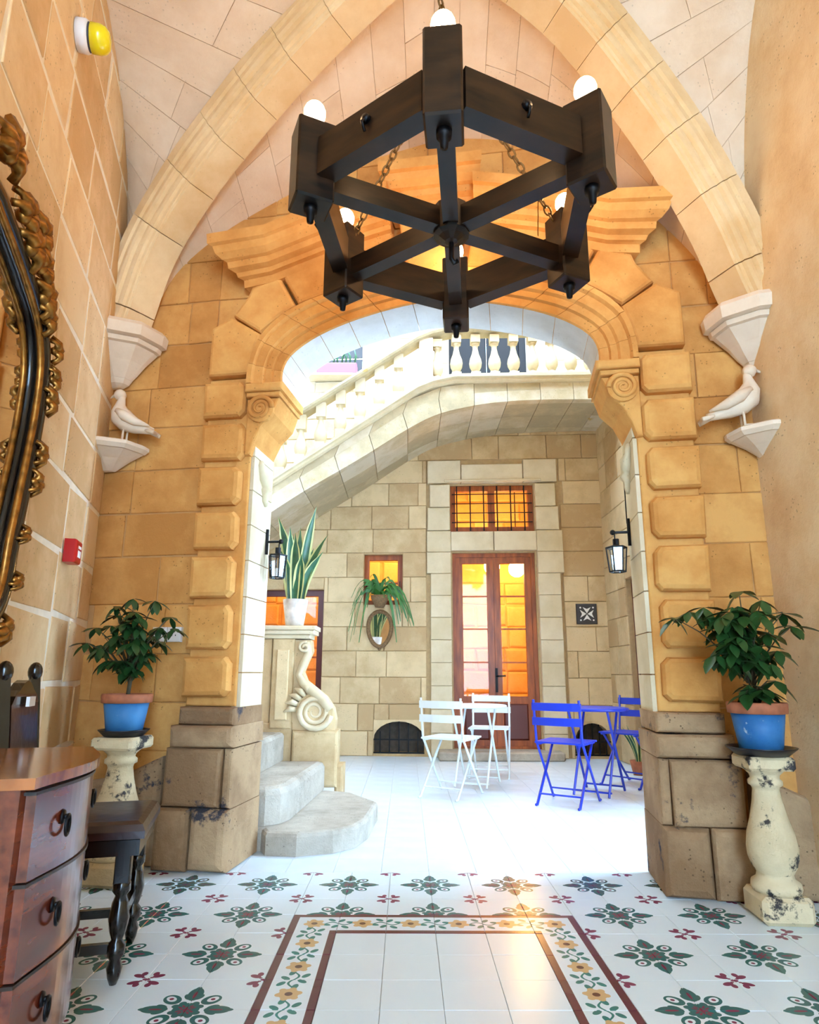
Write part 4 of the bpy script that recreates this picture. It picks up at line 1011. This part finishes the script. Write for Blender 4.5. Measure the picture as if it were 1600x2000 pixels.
c2=cp(cb); put(c2,2.12,6.38,(-.4,-.35),'blue slatted folding chair facing the arch across the blue table','chair')
c3=cp(cw); put(c3,.86,6.88,(-.2,-.9),'white slatted folding chair facing the arch in front of the glazed door','chair')
put(bistro_table('bpaint','bistro_table'),1.68,5.95,(.5,.8),'round blue folding bistro table','table'); put(bistro_table('wpaint','bistro_table'),.66,6.36,(.3,.8),'round white folding bistro table','table')
# ------------------------------------------------------------------ left side of the hall: chest of drawers
cd=empty('chest_of_drawers',LW(2.375,.28,0),0,'bow fronted mahogany chest with three drawers against the left wall','chest'); inv=LW(2.375,.28,0)
def CP(e,o,z): return LW(e,o,z)-inv
def front(e): # serpentine front: full towards the street, drawn in at the far corner
    s=min(1,max(0,(e-2.07)/.61))
    return .5+.065*sin(pi*s)**1.3+.012*s
def bowbox(name,e0,e1,z0,z1,back,proud,mat,parent,n=22):
    vs=[];F=[]
    for i in range(n+1):
        e=e0+(e1-e0)*i/n; f=front(e)+proud
        vs+=[CP(e,back if back>0 else f+back,z0),CP(e,f,z0),CP(e,f,z1),CP(e,back if back>0 else f+back,z1)]
        if i:
            p=4*i
            for a in range(4): F.append((p-4+a,p-4+(a+1)%4,p+(a+1)%4,p+a))
    F+=[(0,1,2,3),(4*n,4*n+1,4*n+2,4*n+3)]; return ob(name,vs,F,mat,parent)
bowbox('body',2.085,2.665,.2,.775,.03,-.02,'mahog',cd)
bowbox('top',2.07,2.68,.777,.8,.02,.012,'topwood',cd)
for k,(z0,z1) in enumerate(((.22,.395),(.405,.58),(.59,.76))):
    d=bowbox('drawer',2.12,2.64,z0,z1,-.03,.0,'mahog',cd)
    for e in (2.2,2.53):
        b=MB(); f=front(e); nrm=(CP(e,1,0)-CP(e,0,0)); zc=(z0+z1)/2+.02
        b.lathe([(0,0),(.017,0),(.014,.005),(0,.006)],10,CP(e,f,zc),nrm); b.lathe([(0,0),(.006,0),(.006,.014),(0,.017)],8,CP(e,f,zc),nrm)
        b.tube([CP(e+.018*cos(t),f+.013,zc-.018+.022*sin(t)) for t in [2*pi*j/14 for j in range(14)]],.0038,6,True); b.b('ring_handle','iron',d,True)
    bowbox('drawer_bead',2.105,2.65,z1+.001,z1+.008,-.03,.004,'darkwood',cd)
for (e,o) in ((2.11,.45),(2.64,.45),(2.11,.06),(2.64,.06)):
    b=MB(); c=CP(e,o,0); vs=[]
    for z,w in ((.0,.02),(.2,.034)):
        for a,bb in ((-1,-1),(1,-1),(1,1),(-1,1)): vs.append(CP(e+a*w,o+bb*w,z))
    ob('leg',vs,[(0,1,2,3),(4,5,6,7),(0,1,5,4),(1,2,6,5),(2,3,7,6),(3,0,4,7)],'mahog',cd)
# ------------------------------------------------------------------ leather chair
lc=empty('leather_chair',LW(1.485,.4,0),0,'dark turned wood chair with brown leather seat by the left wall','chair'); inv2=LW(1.485,.4,0)
def LP(e,o,z): return LW(e,o,z)-inv2
E0,E1,O0,O1=1.31,1.66,.17,.6
TP=[(.012,0),(.02,.02),(.026,.05),(.018,.075),(.03,.09),(.03,.12),(.018,.135),(.027,.16),(.034,.2),(.026,.25),(.018,.27),(.03,.285),(.03,.31),(.024,.32)]
for e in (E0,E1):
    b=MB(); b.lathe([(r,z*1.0) for r,z in TP],10,LP(e,O1-.03,0)); b.b('turned_leg','black',lc,True)
    MB().box(LP(e,O1-.03,.385),(.052,.052,.15),Matrix.Rotation(-(pi/2-A14)+pi/2,3,'Z'),.004).b('leg_block','black',lc)
    b=MB(); b.tube([LP(e,O0,0),LP(e,O0,.46),LP(e,O0-.05,1.0)],.024,4); b.b('back_post','black',lc)
    MB().bar(LP(e,O0,.11),LP(e,O1-.03,.11),.022,.03).b('side_stretcher','black',lc)
MB().bar(LP(E0,O1-.03,.19),LP(E1,O1-.03,.19),.022,.035).b('front_stretcher','black',lc)
MB().bar(LP(E0,O0+.2,.11),LP(E1,O0+.2,.11),.022,.03).b('cross_stretcher','black',lc)
def quadbox(e0,e1,o0,o1,z0,z1,name,mat,par,bev=.02):
    mp=lambda a,o,b: LP(a,b,o); return stone(name,rect(e0,e1,o0,o1),mp,z1,z0,bev,mat,par)
quadbox(E0-.03,E1+.03,O0-.02,O1+.02,.4,.455,'seat_rail','black',lc,.005); quadbox(E0-.045,E1+.045,O0-.02,O1+.035,.456,.51,'leather_seat','leather',lc,.03)
vs=[LP(e,O0-.0-.05*(z-.46)/.54+o,z) for o in (-.025,.02) for e,z in ((E0+.02,.58),(E1-.02,.58),(E1-.02,.9),(E0+.02,.9))]
ob('leather_back','x',vs,'x') if False else ob('leather_back',vs,[(0,1,2,3),(4,5,6,7),(0,1,5,4),(1,2,6,5),(2,3,7,6),(3,0,4,7)],'leather',lc)
pg=[(E0+.02,.9),(E1-.02,.9),(E1-.05,.93),(1.565,.95),(1.525,.975),(1.485,.985),(1.445,.975),(1.405,.95),(E0+.05,.93)]; n=len(pg)
vs=[LP(e,O0-.04+o,z) for o in (-.02,.02) for e,z in pg]; ob('crest',vs,[tuple(range(n)),tuple(range(n,2*n))]+[(i,(i+1)%n,n+(i+1)%n,n+i) for i in range(n)],'black',lc)
quad=MB(); quad.add([LP(e,O0-.01+o,z) for o in (0,.012) for e,z in ((1.45,.89),(1.52,.89),(1.52,.925),(1.45,.925))],[(0,1,2,3),(4,5,6,7),(0,1,5,4),(1,2,6,5),(2,3,7,6),(3,0,4,7)]); quad.b('brass_tag','wplastic',lc)
for e in (E0,E1):
    b=MB(); b.ball(LP(e,O0-.05,1.015),.03,10,8,(.9,.9,1.3)); b.b('post_finial','black',lc,True)
# ------------------------------------------------------------------ gilt mirror, alarm devices, sockets
gm=empty('wall_mirror',LW(2.2,0,1.85),0,'large black and gilt rococo mirror on the left wall','mirror'); inv3=LW(2.2,0,1.85)
def GP(e,o,z): return LW(2.2+e,o,1.85+z)-inv3
RE=smoothtab([(-.8,.1),(-.72,.4),(-.6,.58),(-.35,.625),(-.13,.665),(.05,.695),(.22,.71),(.4,.695),(.54,.6),(.6,.46),(.66,.24),(.7,.05)],44)
rt_=[(-x,z) for z,x in RE]; lf_=[(x,z) for z,x in RE][::-1]; loop=rt_+lf_
n=len(loop); vs=[GP(a*.97,o,z*.97) for o in (.015,.03) for a,z in loop]; ob('mirror_glass',vs,[tuple(range(n)),tuple(range(n,2*n))]+[(i,(i+1)%n,n+(i+1)%n,n+i) for i in range(n)],'mirror',gm)
b=MB(); b.tube([GP(a,.05,z) for a,z in loop],.035,8,True); b.b('black_frame','blackgilt',gm,True)
b=MB(); b.tube([GP(a*.94,.06,z*.955) for a,z in loop],.014,6,True); b.b('inner_gilt_bead','gilt',gm,True)
b=MB(); b.tube([GP(a*1.06,.05,z*1.04) for a,z in loop],[.012+.006*sin(i*.9) for i in range(n)],6,True); b.b('outer_gilt_bead','gilt',gm,True)
for (a,z,s) in ((-.42,.68,1.3),(-.36,.78,1.3),(-.3,.68,1.4),(-.5,.6,1.3),(-.56,.54,1.0),(-.71,.48,.8),(-.73,.36,.8),(-.72,.26,.9),(-.69,.02,.8),(-.68,-.1,.8),(-.63,-.32,.6),(-.62,-.5,.6),(-.55,-.68,.9),(-.2,.74,1.3),(.2,.74,1.3),(.42,.68,1.3),(.36,.78,1.3),(.7,.1,1.0),(.55,-.68,1.0),(0,-.82,1.4),(0,.82,1.6)):
    b=MB()
    th0=math.atan2(z,a)
    for q in range(5):
        th=th0+(q-2)*.62; ln=.085*s*(1-.14*abs(q-2)); P2=[]
        for k in range(6):
            t=k/5; P2.append(GP(a+ln*t*cos(th+.7*t*(1 if q>2 else -1 if q<2 else 0)),.075+.03*sin(pi*t),z+ln*t*sin(th+.7*t*(1 if q>2 else -1 if q<2 else 0))))
        b.tube(P2,[.008*s,.017*s,.02*s,.016*s,.011*s,.012*s],6)
    b.ball(GP(a,.085,z),.022*s,8,6); b.b('scroll_ornament','gilt',gm,True)
fa=empty('fire_call_point',LW(.66,0,1.62),0,'small red fire alarm call point on the left block wall','alarm'); iv=LW(.66,0,1.62)
mp=lambda a,o,z: LW(.66+a,o,1.62+z)-iv
stone('housing',rect(-.055,.055,-.06,.06),mp,.075,.014,.012,'red',fa); stone('window_label',rect(-.025,.025,-.03,.005),mp,.0775,.07,.002,'marks',fa); stone('label_strip',rect(-.025,.025,.015,.03),mp,.0775,.07,.002,'marks',fa)
sb_=empty('alarm_beacon',LW(1.52,0,3.92),0,'white and yellow alarm beacon high on the left wall','alarm'); iv2=LW(1.52,0,3.92); ax_=LW(0,1,0)-LW(0,0,0)
MB().lathe([(0,.012),(.07,.012),(.072,.05),(.066,.062),(0,.062)],24,(0,0,0),ax_).b('base','wplastic',sb_,True)
MB().lathe([(0,.06),(.062,.06),(.06,.072),(0,.072)],24,(0,0,0),ax_).b('collar','plaque',sb_,True)
MB().lathe([(0,.072),(.064,.072),(.064,.11),(.056,.135),(.035,.152),(0,.158)],24,(0,0,0),ax_).b('lens','yellow',sb_,True)
sk=empty('wall_socket',W(-1.58,.12,1.23),0,'white double electrical socket beside the arch','socket'); iv3=W(-1.58,.12,1.23); mp=lambda a,o,z: W(-1.58+a,o,1.23+z)-iv3
for k in (-1,1):
    pl_=stone('socket_plate',rect(k*.046-.044,k*.046+.044,-.043,.043),mp,.095,.12,.005,'wplastic',sk)
    for (a,z) in ((-.011,-.005),(.011,-.005),(0,.014)): stone('socket_slot',rect(k*.046+a-.003,k*.046+a+.003,z-.004,z+.004),mp,.0945,.1,.0005,'plaque',pl_)
